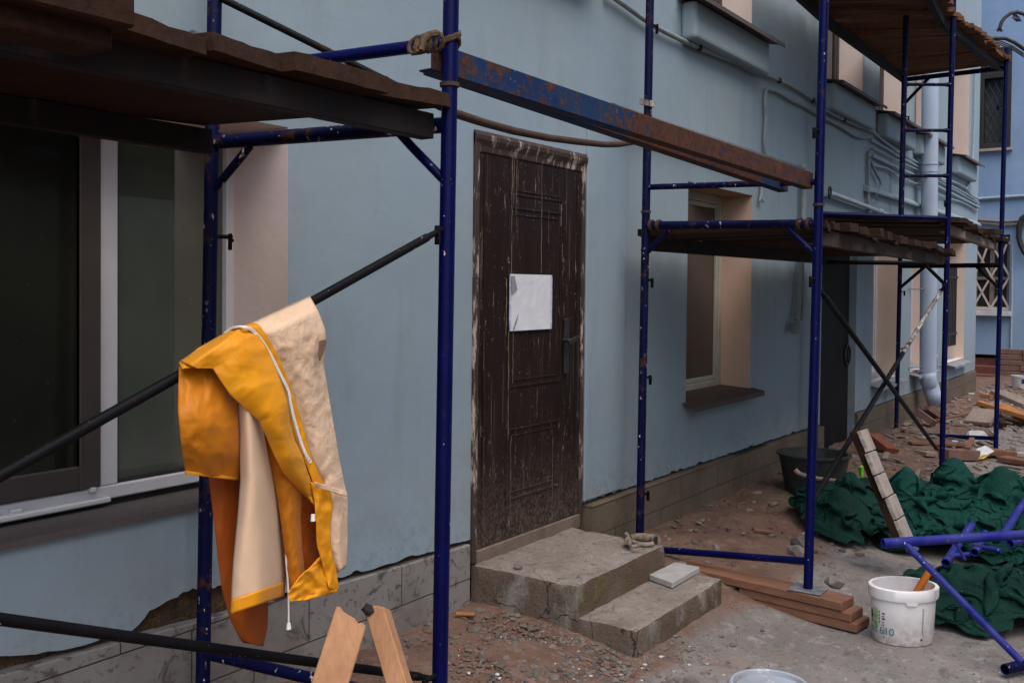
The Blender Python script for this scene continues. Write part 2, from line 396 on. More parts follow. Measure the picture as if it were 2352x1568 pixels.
def m_concrete(name):
    t = NT(name)
    c = t.mix(t.rng(t.noise(3.0, 6, .65), .34, .68), (.30, .255, .225), (.20, .162, .138))
    c = t.mix(t.rng(t.noise(13, 7, .72), .54, .68, 0, .75), c, (.37, .335, .31))
    c = t.mix(t.rng(t.noise(5, 7, .72), .52, .66, 0, .7), c, (.17, .125, .10))
    c = t.mix(t.rng(t.noise(38, 5, .7), .59, .66, 0, .85), c, (.09, .068, .058))
    c = t.mix(t.rng(t.noise(80, 3, .6), .66, .70, 0, .7), c, (.45, .42, .40))
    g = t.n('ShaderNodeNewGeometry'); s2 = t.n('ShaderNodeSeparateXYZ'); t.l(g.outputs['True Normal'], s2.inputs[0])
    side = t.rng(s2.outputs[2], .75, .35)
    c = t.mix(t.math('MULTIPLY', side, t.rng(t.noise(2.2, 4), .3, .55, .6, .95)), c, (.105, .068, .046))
    moss = t.math('MULTIPLY', side, t.rng(t.noise(5.5, 6, .7), .54, .66, 0, .7)); ny = t.rng(s2.outputs[1], -.3, -.8)
    c = t.mix(t.math('MULTIPLY', moss, ny), c, (.115, .11, .022))
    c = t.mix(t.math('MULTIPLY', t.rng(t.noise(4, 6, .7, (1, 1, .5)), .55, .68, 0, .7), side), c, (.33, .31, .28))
    cr = t.n('ShaderNodeTexVoronoi'); cr.feature = 'DISTANCE_TO_EDGE'; cr.inputs['Scale'].default_value = 2.6
    wn = t.n('ShaderNodeTexNoise'); wn.inputs['Scale'].default_value = 7.0; wn.inputs['Detail'].default_value = 6; t.l(t.co(), wn.inputs['Vector'])
    va = t.n('ShaderNodeVectorMath', operation='MULTIPLY_ADD'); t.l(wn.outputs['Color'], va.inputs[0]); va.inputs[1].default_value = (.22, .22, .22); t.l(t.co(), va.inputs[2]); t.l(va.outputs[0], cr.inputs['Vector'])
    crack = t.math('MULTIPLY', t.rng(cr.outputs['Distance'], .010, .003), t.rng(t.noise(2.5, 2), .50, .58))
    c = t.mix(t.math('MULTIPLY', crack, t.math('ADD', t.math('MULTIPLY', side, .7), .15)), c, (.04, .03, .022))
    c = t.mix(t.rng(t.noise(150, 3, .7), .57, .66, 0, .5), c, (.10, .08, .068))
    c = t.mix(t.rng(t.noise(17, 8, .78), .55, .63, 0, .55), c, (.13, .098, .08))
    h = t.math('ADD', t.noise(20, 7, .7), t.math('MULTIPLY', t.noise(90, 3), .5))
    h = t.math('SUBTRACT', h, t.math('MULTIPLY', crack, .8))
    return t.out(c, .9, h, .9, .014, .2)
M['concrete'] = m_concrete('step_concrete')

def m_door(name):
    t = NT(name)
    c = t.mix(t.rng(t.noise(8, 4, .6, (1, 1, .12)), .35, .7), (.015, .0078, .0062), (.025, .0138, .011))
    s1 = t.math('MULTIPLY', t.rng(t.noise(48, 5, .7, (1, 1, .2)), .605, .655), t.rng(t.noise(4.2, 4, .6), .42, .60))
    c = t.mix(t.math('MULTIPLY', s1, .6), c, (.40, .31, .26))
    s2 = t.rng(t.noise(90, 3, .6, (1, 1, .45)), .69, .73); c = t.mix(t.math('MULTIPLY', s2, .7), c, (.46, .37, .32))
    s3 = t.rng(t.noise(120, 2, .5, (1.0, 1.0, .012)), .665, .70); c = t.mix(t.math('MULTIPLY', s3, .22), c, (.36, .29, .25))
    z = t.z()[2]
    lo = t.math('MULTIPLY', t.rng(z, .85, .30), t.rng(t.noise(60, 7, .78), .42, .60)); c = t.mix(t.math('MULTIPLY', lo, .5), c, (.25, .185, .145))
    return t.out(c, .62, t.math('ADD', t.noise(60, 4, .6, (1, 1, .2)), t.math('MULTIPLY', s1, .8)), .3, .003, .15)
M['door'] = m_door('brown_door_paint')
def m_chip(name):
    t = NT(name)
    k = t.rng(t.noise(22, 6, .7, (1, 1, .25)), .38, .47)
    c = t.mix(k, (.42, .34, .29), (.050, .032, .026)); return t.out(c, .75, k, .5, .004, .3)
M['doorframe'] = m_chip('chipped_door_frame')
M['dust'] = m_simple('dusty_sill', (.19, .14, .11), (.12, .085, .066), 9, .9, .4, 60)
M['drip'] = m_simple('dried_paint_drips', (.22, .175, .15), (.14, .11, .09), 40, .8, .3, 90)
M['metaldoor'] = m_simple('dark_metal_door', (.008, .008, .0075), (.015, .0145, .0135), 7, .7, .25, 40, (1, 1, .3), .12)

def m_cloth(name, c1, c2, crump=40.0, bstr=.35, sheen=.25, rough=.6, crease=.12):
    t = NT(name); c = t.mix(t.rng(t.noise(5, 5, .6), .3, .7), c1, c2)
    w0 = t.noise(crump, 4, .6, (1, 1, .6), .8)
    vz = t.n('ShaderNodeTexVoronoi'); vz.feature = 'DISTANCE_TO_EDGE'; vz.inputs['Scale'].default_value = crump*.8
    wp = t.n('ShaderNodeTexNoise'); wp.inputs['Scale'].default_value = crump*.5; t.l(t.co(), wp.inputs['Vector'])
    va = t.n('ShaderNodeVectorMath', operation='MULTIPLY_ADD'); t.l(wp.outputs['Color'], va.inputs[0]); va.inputs[1].default_value = (2.6/crump, 2.6/crump, 2.6/crump); t.l(t.co((1, 1, .7)), va.inputs[2]); t.l(va.outputs[0], vz.inputs['Vector'])
    w = t.math('ADD', t.math('MULTIPLY', w0, .5), t.math('MULTIPLY', t.rng(vz.outputs['Distance'], .0, .12, 1.0, .0), crease))
    f = t.noise(700, 2, .5)
    c = t.mix(t.rng(f, .3, .7, 0, .12), c, tuple(x*.5 for x in c1))
    t.b.inputs['Sheen Weight'].default_value = sheen*.3
    return t.out(c, rough, t.math('ADD', w, t.math('MULTIPLY', f, .1)), bstr, .012, .3)
M['coat_half_shaded'] = m_cloth('half_shaded_yellow_oilskin', (.62, .215, .004), (.52, .165, .003), 11, .35, .2, .5, .08)  # the yellow oilskin again, with half shade put into its colour
M['coat'] = m_cloth('yellow_oilskin', (.78, .325, .004), (.68, .255, .003), 11, .35, .2, .48, .06)
M['coat_shaded'] = m_cloth('shaded_yellow_oilskin', (.52, .17, .004), (.42, .125, .003), 16, .35, .2, .5)  # the yellow oilskin again, turned orange by shade painted into it
M['coat_deep_shaded'] = m_cloth('deep_shaded_yellow_oilskin', (.36, .075, .003), (.27, .05, .002), 16, .35, .2, .55)  # darkest copy of the yellow oilskin, deep shade painted into the colour
M['lining'] = m_cloth('cream_lining', (.74, .53, .36), (.64, .43, .28), 34, .5, .2, .65, .09)
M['lining_smooth'] = m_cloth('cream_lining_smooth', (.74, .53, .36), (.64, .43, .28), 14, .25, .2, .65, .0)

M['pocket_dark'] = m_cloth('pocket_lining', (.20, .12, .07), (.12, .07, .04))
def m_net(name, c1, c2):
    t = NT(name)
    c = t.mix(t.rng(t.noise(6, 5, .6), .3, .7), c1, c2)
    wv = t.n('ShaderNodeTexVoronoi'); wv.inputs['Scale'].default_value = 120; t.l(t.co(), wv.inputs['Vector']); 
    k = t.rng(wv.outputs['Distance'], .15, .6); c = t.mix(t.math('MULTIPLY', k, .65), c, tuple(x*.22 for x in c1))
    fl = t.rng(t.noise(75, 2, .5), .735, .755); c = t.mix(t.math('MULTIPLY', fl, .25), c, (.45, .48, .44))
    return t.out(c, .75, t.math('ADD', k, t.noise(30, 4)), .5, .006, .2)
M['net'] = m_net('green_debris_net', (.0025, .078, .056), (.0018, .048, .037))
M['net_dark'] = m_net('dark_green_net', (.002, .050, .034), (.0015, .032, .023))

def m_bucket():
    t = NT('dirty_white_plastic'); z = t.z()[2]
    c = t.mix(t.rng(t.noise(7, 4), .35, .7), (.82, .79, .78), (.74, .70, .68))
    k = t.math('MULTIPLY', t.rng(z, .16, .0), t.rng(t.noise(26, 6, .7), .30, .62)); c = t.mix(t.math('MULTIPLY', k, .8), c, (.30, .20, .15))
    c = t.mix(t.math('MULTIPLY', t.rng(t.noise(120, 3), .68, .72), .7), c, (.16, .12, .10))
    c = t.mix(t.rng(t.noise(5, 6, .7, (1, 1, .4)), .56, .7, 0, .5), c, (.40, .36, .31))
    return t.out(c, .45, t.noise(20, 4), .12, .004, .4)
M['bucket'] = m_bucket()
M['ink_teal'] = m_simple('teal_print', (.01, .16, .22), (.015, .20, .26))
M['ink_dark'] = m_simple('dark_print', (.05, .05, .05), (.09, .09, .08))
M['ink_green'] = m_simple('green_print', (.18, .27, .12), (.24, .33, .18))
M['ink_blue'] = m_simple('blue_print', (.01, .014, .10), (.012, .02, .14))
def m_lid():
    t = NT('lid_metal')
    c = t.mix(t.rng(t.noise(6, 5), .35, .7), (.38, .41, .46), (.27, .29, .33))
    c = t.mix(t.rng(t.noise(14, 4, .6), .60, .68, 0, .8), c, (.60, .60, .58))
    c = t.mix(t.rng(t.noise(3.0, 4, .6), .60, .66, 0, .9), c, (.40, .34, .02))
    return t.out(c, .42, t.noise(30, 4), .2, .003, .5)
M['lid'] = m_lid()
def m_notice():
    t = NT('faded_notice'); s = t.z()
    c = t.mix(t.rng(t.noise(8, 4), .35, .7), (.74, .75, .78), (.66, .67, .71))
    ax = t.math('ABSOLUTE', s[0], 0); az = t.math('ABSOLUTE', s[2], 0)
    e = t.math('MAXIMUM', t.rng(ax, .178, .215), t.rng(az, .142, .172))
    e = t.math('MULTIPLY', e, t.rng(t.noise(30, 5, .7, (1, 1, 1)), .25, .62)); c = t.mix(e, c, (.10, .11, .46))
    c = t.mix(t.math('MULTIPLY', t.rng(t.noise(75, 3, .6, (1, 1, 1.6)), .70, .74), .8), c, (.28, .28, .30))
    return t.out(c, .55, t.noise(9, 3), .1, .004, .3)
M['notice'] = m_notice()

# ------------------------------------------------------------------ ground
def gz(x, y):
    t = sstep(-1.45, -.25, y); far = 1-.55*sstep(8, 15, x)
    return .138*t*far - .028*(1-t)
def dirt(x, y):
    d = 0.0
    d = max(d, 1-sstep(3.35, 3.95, x+.25*N(x*1.3, y*1.3)-.55*(y+1.0)))
    d = max(d, sstep(-1.25, -.75, y+.1*N(x, y)))
    d = max(d, .36*sstep(7.6, 9.5, x))
    if 1.0 < x < 3.6: d = max(d, .8)
    return min(1, d)
def build_ground():
    xs = [-90, -50, -25, -12, -6, -3, -1.5] + [i*.075 for i in range(0, 270)] + [20.6, 21.5, 23, 26, 32, 45, 70, 110]
    ys = [-90, -50, -28, -16, -10, -7, -5.5] + [-4.5+i*.07 for i in range(0, 67)] + [.3, .8, 3, 8, 20, 45, 90]
    vs = []; cs = []
    for y in ys:
        for x in xs:
            d = dirt(x, y); inner = 1.0 if (0 <= x <= 20.2 and -4.5 <= y <= .15) else 0.0
            n = fbm(x*2.2, y*2.2, 3.0, 5)*.022*d + fbm(x*9, y*9, 7.0, 3)*.011*d + fbm(x*1.1, y*1.1, 1.0, 3)*.006
            vs.append((x, y, gz(x, y)+n*inner)); cs.append(d)
    nx = len(xs); fs = [(j*nx+i, j*nx+i+1, (j+1)*nx+i+1, (j+1)*nx+i) for j in range(len(ys)-1) for i in range(nx-1)]
    mb = MB().add(vs, fs); o = mb.build('ground', M['ground'], smooth=True, ang=180)
    ca = o.data.color_attributes.new('dirt', 'FLOAT_COLOR', 'POINT')
    for i, c in enumerate(cs): ca.data[i].color = (c, c, c, 1)
    o['kind'] = 'structure'
build_ground()

# ------------------------------------------------------------------ the blue building
XL, XR, HT, DEP = -7.0, 17.5, 8.6, .32
bld = thing('blue_building', 'pale blue plastered building with tiled plinth, dark doors and cream window reveals', 'building', (0, 0, 0))
WX = [(0.15, 2.69, .90, 2.27), (6.36, 7.57, .88, 2.40), (11.2, 12.35, .66, 2.42), (13.0, 14.15, .66, 2.42), (15.28, 16.5, .64, 2.42)]
UX = [(.8, 2.3, 3.62, 5.6), (3.5, 4.8, 3.62, 5.6), (6.3, 7.5, 3.62, 5.6), (9.42, 10.66, 3.62, 5.6), (11.33, 12.5, 3.62, 5.6), (13.05, 14.2, 3.62, 5.6), (15.4, 16.6, 3.62, 5.6)]
DOORS = [(3.885, 4.945, -.5, 2.42), (9.38, 10.56, -.5, 2.2)]
def ptop(x):
    if x < 3.9: return lerp(.535, .425, sstep(0.9, 3.9, x))
    return lerp(.418, .385, sstep(5, 11, x))
def gap(x):
    g = .018+.02*abs(N(x*6.0, 2.0))+.02*max(0, N(x*19, 5))
    if x < 3.9:
        g += .085*sstep(1.98, 2.2, x)*(1-sstep(2.38, 2.55, x))*(1+.35*N(x*30, 1))
        g += .075*(1-sstep(1.35, 1.8, x))*(.9+.35*N(x*7, 3))
    elif x > 10: g = .012+.008*N(x*5, 1)
    else: g = .014+.035*max(0, N(x*9, 4))+.012*N(x*31, 1)
    return max(.004, g)
SEG = [(XL, 3.885, .80), (4.945, 9.38, .56), (10.56, XR, .56)]
holes = WX + UX + DOORS + [(a, b, -.5, zt) for (a, b, zt) in SEG]
def wall_mesh():
    mb = MB(); xs = sorted({XL, XR} | {h[0] for h in holes} | {h[1] for h in holes} | {float(i) for i in range(-6, 18)})
    zs = sorted({-.5, HT} | {h[2] for h in holes} | {h[3] for h in holes})
    def inside(x, z): return any(a < x < b and c < z < d for (a, b, c, d) in holes)
    for i in range(len(xs)-1):
        for j in range(len(zs)-1):
            x0, x1, z0, z1 = xs[i], xs[i+1], zs[j], zs[j+1]
            if x0 < XL or x1 > XR or inside((x0+x1)/2, (z0+z1)/2): continue
            mb.add([(x0,0,z0),(x1,0,z0),(x1,0,z1),(x0,0,z1)], [(0,1,2,3)])
            mb.add([(x0,DEP+.3,z0),(x1,DEP+.3,z0),(x1,DEP+.3,z1),(x0,DEP+.3,z1)], [(3,2,1,0)])
    for (a, b, zt) in SEG:
        n = int((b-a)/.022); 
        px = [a+(b-a)*i/n for i in range(n+1)]
        low = [ptop(x)+gap(x) for x in px]
        vs = [(x, 0, zt) for x in px]+[(x, 0, l) for x, l in zip(px, low)]+[(x, .05, l+.004) for x, l in zip(px, low)]
        fs = []
        for i in range(n): fs += [(n+1+i, n+2+i, i+1, i), (2*n+2+i, 2*n+3+i, n+2+i, n+1+i)]
        mb.add(vs, fs)
    # the end face at the far corner and the roof edge
    mb.add([(XR,0,-.5),(XR,9,-.5),(XR,9,HT),(XR,0,HT)], [(0,1,2,3)])
    mb.add([(XL,0,HT),(XR,0,HT),(XR,9,HT),(XL,9,HT)], [(0,1,2,3)])
    mb.add([(XL,0,-.5),(XL,9,-.5),(XL,9,HT),(XL,0,HT)], [(3,2,1,0)])
    return mb
wall_mesh().build('wall', M['blue_plaster'], bld)
# masonry that shows where the plaster has broken off
mb = MB()
for (a, b, zt) in SEG:
    n = int((b-a)/.03); vs = []; fs = []
    for i in range(n+1):
        x = a+(b-a)*i/n
        for k in range(6):
            z = lerp(.3, zt, k/5); vs.append((x, .035+.018*N(x*14, z*14)+.012*N(x*40, z*40), z))
    for i in range(n):
        for k in range(5): fs.append((i*6+k, (i+1)*6+k, (i+1)*6+k+1, i*6+k+1))
    mb.add(vs, fs)
mb.build('broken_plaster_core', M['foam'], bld)
# plinth: grey tiles left of the door, beige tiles further on
def plinth(a, b, y0, mat):
    mb = MB(); n = max(2, int((b-a)/.1)); px = [a+(b-a)*i/n for i in range(n+1)]
    vs = []
    for x in px: vs += [(x, y0, -.4), (x, y0, ptop(x)-.004), (x, y0+.006, ptop(x)), (x, .06, ptop(x)), (x, .06, -.4)]
    fs = []
    for i in range(n):
        for k in range(4): fs.append((i*5+k, (i+1)*5+k, (i+1)*5+k+1, i*5+k+1))
    fs += [(4,3,2,1,0), tuple(n*5+k for k in range(5))]
    mb.add(vs, fs); return mb.build('plinth', mat, bld)
o = plinth(XL, 3.865, -.012, M['plinth_grey']); o['label'] = 'grey mottled stone tile plinth left of the door'
o = plinth(4.985, 9.36, -.05, M['plinth_beige']); o['label'] = 'beige stone tile plinth right of the door'
plinth(10.6, XR, -.02, M['plinth_beige'])
# shallow pilaster and the overhanging string course
xp = PY(1431, 700, 0).x
MB().box(4.955, xp, -.016, .01, .445, 2.69).build('pilaster', M['blue_plaster'], bld, bevel=.004)
mb = MB()
for (x0, x1, z0) in ((10.75, XR-.02, 2.70),):
    MB().prism([(x0, .002, z0), (x0, -.055, z0), (x0, -.06, z0+.01), (x0, -.058, z0+.03), (x0, .002, z0+.075)], (x1-x0, 0, 0)).build('string_course', M['blue_plaster'], bld)

def reveal(par, x0, x1, z0, z1, d=DEP, mat='reveal'):
    mb = MB(); y0 = .0
    mb.add([(x0,y0,z0),(x0,d,z0),(x0,d,z1),(x0,y0,z1)], [(3,2,1,0)])
    mb.add([(x1,y0,z0),(x1,d,z0),(x1,d,z1),(x1,y0,z1)], [(0,1,2,3)])
    mb.add([(x0,y0,z1),(x1,y0,z1),(x1,d,z1),(x0,d,z1)], [(3,2,1,0)])
    mb.add([(x0,y0,z0),(x1,y0,z0),(x1,d,z0),(x0,d,z0)], [(0,1,2,3)])
    return mb.build('reveal', M[mat], par)
def sashbox(mb, x0, x1, z0, z1, w, y0, y1):
    mb.box(x0, x0+w, y0, y1, z0, z1); mb.box(x1-w, x1, y0, y1, z0, z1)
    mb.box(x0+w, x1-w, y0, y1, z0, z0+w); mb.box(x0+w, x1-w, y0, y1, z1-w, z1)
def window(x0, x1, z0, z1, frame, glass, split=.5, d=DEP, rm='reveal'):
    mb = MB(); w = .065; y0, y1 = d-.075, d-.012
    sashbox(mb, x0-.01, x1+.01, z0, z1, w, y0, y1)
    xm = lerp(x0, x1, split); mb.box(xm-.035, xm+.035, y0-.004, y1, z0+w, z1-w)
    for (a, b) in ((x0+w-.01, xm-.035), (xm+.035, x1-w+.01)):
        sashbox(mb, a+.002, b-.002, z0+w+.002, z1-w-.002, .035, y0+.012, y1-.005)
    fr = mb.build('window', frame, bld, bevel=.004)
    for (a, b) in ((x0+w+.022, xm-.035-.032), (xm+.035+.032, x1-w-.022)):
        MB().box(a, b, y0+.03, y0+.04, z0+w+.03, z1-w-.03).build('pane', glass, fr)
    reveal(fr, x0, x1, z0, z1, d, rm)
    return fr

# left window, large, near the camera
y0 = .31
x_r = 2.69; (lx0, lx1, lz0, lz1) = WX[0]
xa = PY(228, 700, y0).x; xb = PY(272, 700, y0).x; xs = PY(186, 700, y0-.02).x
zf1 = PY(300, 1105, y0).z; zf0 = PY(300, 1136, y0).z
mb = MB()
mb.box(xa, xb, y0, y0+.07, zf1, lz1+.05)                            # mullion
mb.box(lx0-.05, x_r+.0, y0-.002, y0+.07, zf0, zf1)                   # bottom rail
mb.box(x_r-.03, x_r+.07, y0+.002, y0+.07, zf1, lz1+.05)
mb.box(lx0-.06, lx0+.05, y0, y0+.07, zf1, lz1+.05)
mb.box(lx0-.05, xa+.03, y0-.03, y0-.003, zf1-.055, zf1-.035)
lw = mb.build('window', M['white_frame'], bld, bevel=.005); lw['label'] = 'large white framed window under the plank platform'
mb = MB(); sashbox(mb, lx0+.05, xa-.004, zf1+.004, lz1+.02, xa-xs, y0-.02, y0+.012)
mb.box(xs-.004, xs+.006, y0-.024, y0+.012, zf1+(xa-xs), lz1-.1)
mb.build('sash', M['brown_frame'], lw, bevel=.006)
MB().box(lx0+.05, xs+.02, y0-.002, y0+.008, zf1, lz1+.1).build('pane', M['glass_film'], lw)
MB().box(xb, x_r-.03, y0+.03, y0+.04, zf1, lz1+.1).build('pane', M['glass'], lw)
mb = MB(); mb.box(xb-.004, x_r-.032, y0+.012, y0+.03, zf1, zf1+.012); mb.box(xb, xb+.006, y0+.008, y0+.03, zf1, lz1)
mb.box(lx0, x_r, y0+.03, y0+.06, zf0-.04, zf0)  # black strip drawn as the shadow gap under the bottom rail
mb.build('gasket_and_gap_shade', M['black_metal'], lw)
mb = MB(); c = PY(38, 1175, y0-.02); mb.box(c.x-.02, c.x+.02, y0-.025, y0, c.z-.008, c.z+.008); mb.build('drain_cap', M['white_frame'], lw, bevel=.003)
mb = MB(); c = PY(212, 1123, y0-.02); mb.box(c.x-.008, c.x+.012, y0-.03, y0, c.z-.01, c.z+.006); mb.build('drain_cap', M['white_frame'], lw, bevel=.003)
reveal(lw, lx0, x_r, .86, lz1, .40, 'reveal_pink')
zs = PY(276, 1205, -.03).z+.020
mb = MB(); xe = x_r+.03
mb.prism([(lx0-.1, -.03, zs), (lx0-.1, y0+.02, zf0-.025), (lx0-.1, y0+.02, zf0-.031), (lx0-.1, -.026, zs-.006), (lx0-.1, -.026, zs-.020), (lx0-.1, -.03, zs-.020)], (xe-lx0+.1, 0, 0))
mb.build('sill', M['sill_metal'], lw)

# second window, right of the door
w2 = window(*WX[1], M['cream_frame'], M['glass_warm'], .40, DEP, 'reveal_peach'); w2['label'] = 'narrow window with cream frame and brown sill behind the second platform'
x0, x1, z0, z1 = WX[1]
MB().box(x0+.1, x0+.45, DEP-.11, DEP-.08, z0+.08, z1-.06).build('sash', M['brown_frame'], w2, bevel=.005)
mb = MB(); mb.prism([(x0-.06, -.10, z0-.012), (x0-.06, -.002, z0+.006), (x0-.06, -.002, z0-.002), (x0-.06, -.094, z0-.020), (x0-.06, -.094, z0-.05), (x0-.06, -.10, z0-.05)], (x1-x0+.12, 0, 0)); mb.prism([(x0+.004, -.002, z0+.006), (x0+.004, DEP-.07, z0+.022), (x0+.004, DEP-.07, z0+.014), (x0+.004, -.002, z0-.002)], (x1-x0-.008, 0, 0))
mb.build('sill', M['sill_brown'], w2)
for i, wx in enumerate(WX[2:]):
    w = window(*wx, M['white_frame'], M['glass_dark'], .5)
    x0, x1, z0, z1 = wx
    MB().prism([(x0-.04, -.12, z0-.05), (x0-.04, DEP-.08, z0+.03), (x0-.04, DEP-.08, z0+.022), (x0-.04, -.115, z0-.06), (x0-.04, -.115, z0-.08), (x0-.04, -.12, z0-.08)], (x1-x0+.08, 0, 0)).build('sill', M['sill_grey'], w)
    if i == 2:
        mb = MB()
        for k in range(9):
            xx = x0+.12+k*(x1-x0-.24)/8; mb.tube([(xx, .10, z0+.2), (xx, .10, z1-.35)], .011, 8)
        for zz in (z0+.38, z1-.55): mb.bar((x0+.01, .10, zz), (x1-.01, .10, zz), .014, .035)
        mb.build('window_bars', M['black_metal'], w); w['label'] = 'window with vertical black bars near the far corner'
for (x0, x1, z0, z1) in UX:
    w = window(x0, x1, z0, z1, M['brown_frame'], M['glass_dark'], .5)
    MB().box(x0-.10, x1+.10, -.115, .002, z0-.29, z0-.035).build('sill_block', M['blue_plaster'], w, bevel=.03, seg=3)
    mb = MB(); mb.prism([(x0-.17, -.21, z0-.045), (x0-.17, DEP-.08, z0+.04), (x0-.17, DEP-.08, z0+.03), (x0-.17, -.205, z0-.053), (x0-.17, -.205, z0-.075), (x0-.17, -.21, z0-.075)], (x1-x0+.34, 0, 0))
    mb.build('sill', M['sill_metal'], w)

# brown entrance door
dx0, dx1, dz1 = 3.885, 4.945, 2.42
zt = .325
mb = MB(); fw = .040
mb.box(dx0-.004, dx0+fw*.8, -.016, .05, zt, dz1-.005); mb.box(dx1-fw*.7, dx1+.004, -.010, .05, zt, dz1-.005)
mb.prism([(dx0-.004, .02, dz1+.006), (dx0-.004, -.014, dz1+.002), (dx0-.004, -.026, dz1-.02), (dx0-.004, -.024, dz1-.04), (dx0-.004, -.010, dz1-.07), (dx0-.004, -.006, dz1-.10), (dx0-.004, .02, dz1-.10)], (dx1-dx0+.008, 0, 0))
MB().box(dx0+.034, dx1-.030, -.012, .05, zt-.02, zt+.055).build('threshold', M['dust'], bld, bevel=.004)
lx0_, lx1_, lzb, lzt = dx0+fw*.8+.004, dx1-fw*.7-.004, zt+.06, dz1-.102
door = MB().box(lx0_, lx1_, 0.0, .05, lzb, lzt).build('door', M['door'], bld); door['label'] = 'dark brown panelled entrance door spattered with pale paint'
MB_frame = mb.build('door_frame', M['doorframe'], door, bevel=.006, seg=2)
MB().box(dx0-.02, dx1+.02, .05, .09, -.2, dz1).build('backing', M['interior'], door)
def beadrect(mb, x0, x1, z0, z1, w=.014, h=.005):
    for (a, b, c, d) in ((x0, x0+w, z0, z1), (x1-w, x1, z0, z1), (x0+w, x1-w, z0, z0+w), (x0+w, x1-w, z1-w, z1)):
        mb.box(a, b, -h, .002, c, d)
mb = MB(); mx0 = PY(1176, 600, 0).x; mx1 = PY(1282, 600, 0).x
def zd(px, py): return PY(px, py, 0).z
for (za, zb) in ((zd(1165, 893), zd(1180, 475)), (zd(1160, 1152), zd(1165, 985))):
    beadrect(mb, mx0-.035, mx1+.035, za, zb); beadrect(mb, mx0+.005, mx1-.005, za+.035, zb-.035, .010, .004)
for py in (437, 447):
    za = zd(1176, py); mb.box(mx0-.03, mx1+.03, -.004, .002, za-.005, za+.005)
mb.build('moulding', M['door'], door, bevel=.003)
for xx in (lx0_+.05, lx1_-.05):
    MB().box(xx-.004, xx+.004, -.005, .002, lzb+.02, lzt-.02).build('trim_strip', M['door'], door)
mb = MB(); rd = random.Random(3)
for (px, ya, yb, r) in ((1177, 345, 630, .0028), (1181, 352, 470, .002), (1187, 350, 520, .0022), (1172, 760, 1010, .0035), (1182, 760, 880, .003), (1166, 640, 770, .004), (1245, 350, 628, .0025), (1110, 520, 640, .0016), (1262, 480, 560, .0018), (1290, 470, 520, .004), (1294, 560, 600, .003), (1178, 1010, 1180, .0018), (1275, 1000, 1160, .0016), (1238, 890, 960, .0018), (1115, 760, 850, .0014), (1310, 500, 640, .0016)):
    n_ = 14; mb.tube([PY(px+rd.uniform(-.7, .7)-(y_-345)*.008, y_, -.0065) for y_ in [ya+(yb-ya)*k/n_ for k in range(n_+1)]], [r*rd.uniform(.15, .75) for _ in range(n_+1)], 6)
dr_ = mb.build('paint_drips', M['drip'], door, smooth=True); dr_['kind'] = 'stuff'
c = PY(1305, 795, -.02)
mb = MB(); mb.box(c.x-.024, c.x+.02, -.018, .0, c.z-.155, c.z+.155)
hd = mb.build('lock_plate', M['black_metal'], door, bevel=.008, seg=2)
c2 = PY(1309, 781, -.05)
mb = MB(); mb.tube([(c2.x-.01, -.01, c2.z), (c2.x-.01, -.055, c2.z)], .011, 10); mb.bar((c2.x-.02, -.055, c2.z-.012), (c2.x+.075, -.052, c2.z+.01),   .018, .026)
mb.build('handle', M['black_metal'], hd, bevel=.004)
c = PY(1222, 646, 0); MB().tube([(c.x, -.012, c.z), (c.x, .0, c.z)], .013, 12).build('peephole', M['steel'], door)
c = PY(1220, 694, -.012); hw = (PY(1269, 694, -.01).x-PY(1171, 694, -.01).x)/2; hz = (PY(1220, 630, -.01).z-PY(1220, 757, -.01).z)/2
nt = bpy.data.objects
mb = MB(); nseg = 10; vs = []; fs = []
for j in range(nseg+1):
    for i in range(nseg+1):
        u, v = i/nseg*2-1, j/nseg*2-1
        cu = 0.0
        rr = max(0, abs(u)-.93)*max(0, abs(v)-.93)
        vs.append((c.x+u*hw*(1-.9*rr/.005*.02), -.0125-.0035*abs(N(u*2.1, v*1.7)), c.z+v*hz))
for j in range(nseg):
    for i in range(nseg): fs.append((j*(nseg+1)+i, j*(nseg+1)+i+1, (j+1)*(nseg+1)+i+1, (j+1)*(nseg+1)+i))
mb.add(vs, fs)
o = mb.build('paper_notice', M['notice'], loc=c); tag(o, 'faded blank white notice with blue edges stuck on the brown door', 'notice')
s_ = o.modifiers.new('thick', 'SOLIDIFY'); s_.thickness = .0012; s_.offset = 1
# torn corner and crease of the notice
mb = MB()
def npt(u, v, y=-.021): return (c.x+u*hw, y, c.z+v*hz)
mb.prism([npt(-.97, .93), npt(-.82, .93), npt(-.70, .45), npt(-.93, .30)], (0, .003, 0))
mb.prism([npt(-.86, -.93), npt(-.80, -.93), npt(-.64, -.40), npt(-.69, -.62)], (0, .003, 0))
mb.build('torn_corner', m_simple('torn_paper', (.30, .29, .32), (.22, .21, .23)), o)

# second (metal) door
a0, a1 = 9.38, 10.56
md = MB().box(a0+.02, a1-.05, .06, .10, .05, 2.18).build('door', M['metaldoor'], bld, bevel=.004); md['label'] = 'plain dark metal door with a ring handle behind the scaffold'
reveal(md, a0, a1, -.1, 2.2, .12).data.materials[0] = M['blue_plaster']
MB().box(a0-.02, a1+.02, .10, .14, -.2, 2.2).build('backing', M['interior'], md)
c = PY(1948, 815, .04); rg = [(c.x+.085*math.cos(t*.3142), .045, c.z+.10*math.sin(t*.3142)) for t in range(21)]
MB().tube(rg, .012, 8, cap=False).build('handle', M['black_metal'], md, smooth=True)
mb = MB()
for zz in (.4, 1.1, 1.8): mb.tube([(a0+.03, .05, zz), (a0+.03, .05, zz+.16)], .022, 8)
mb.build('hinge', M['black_metal'], md, smooth=True)

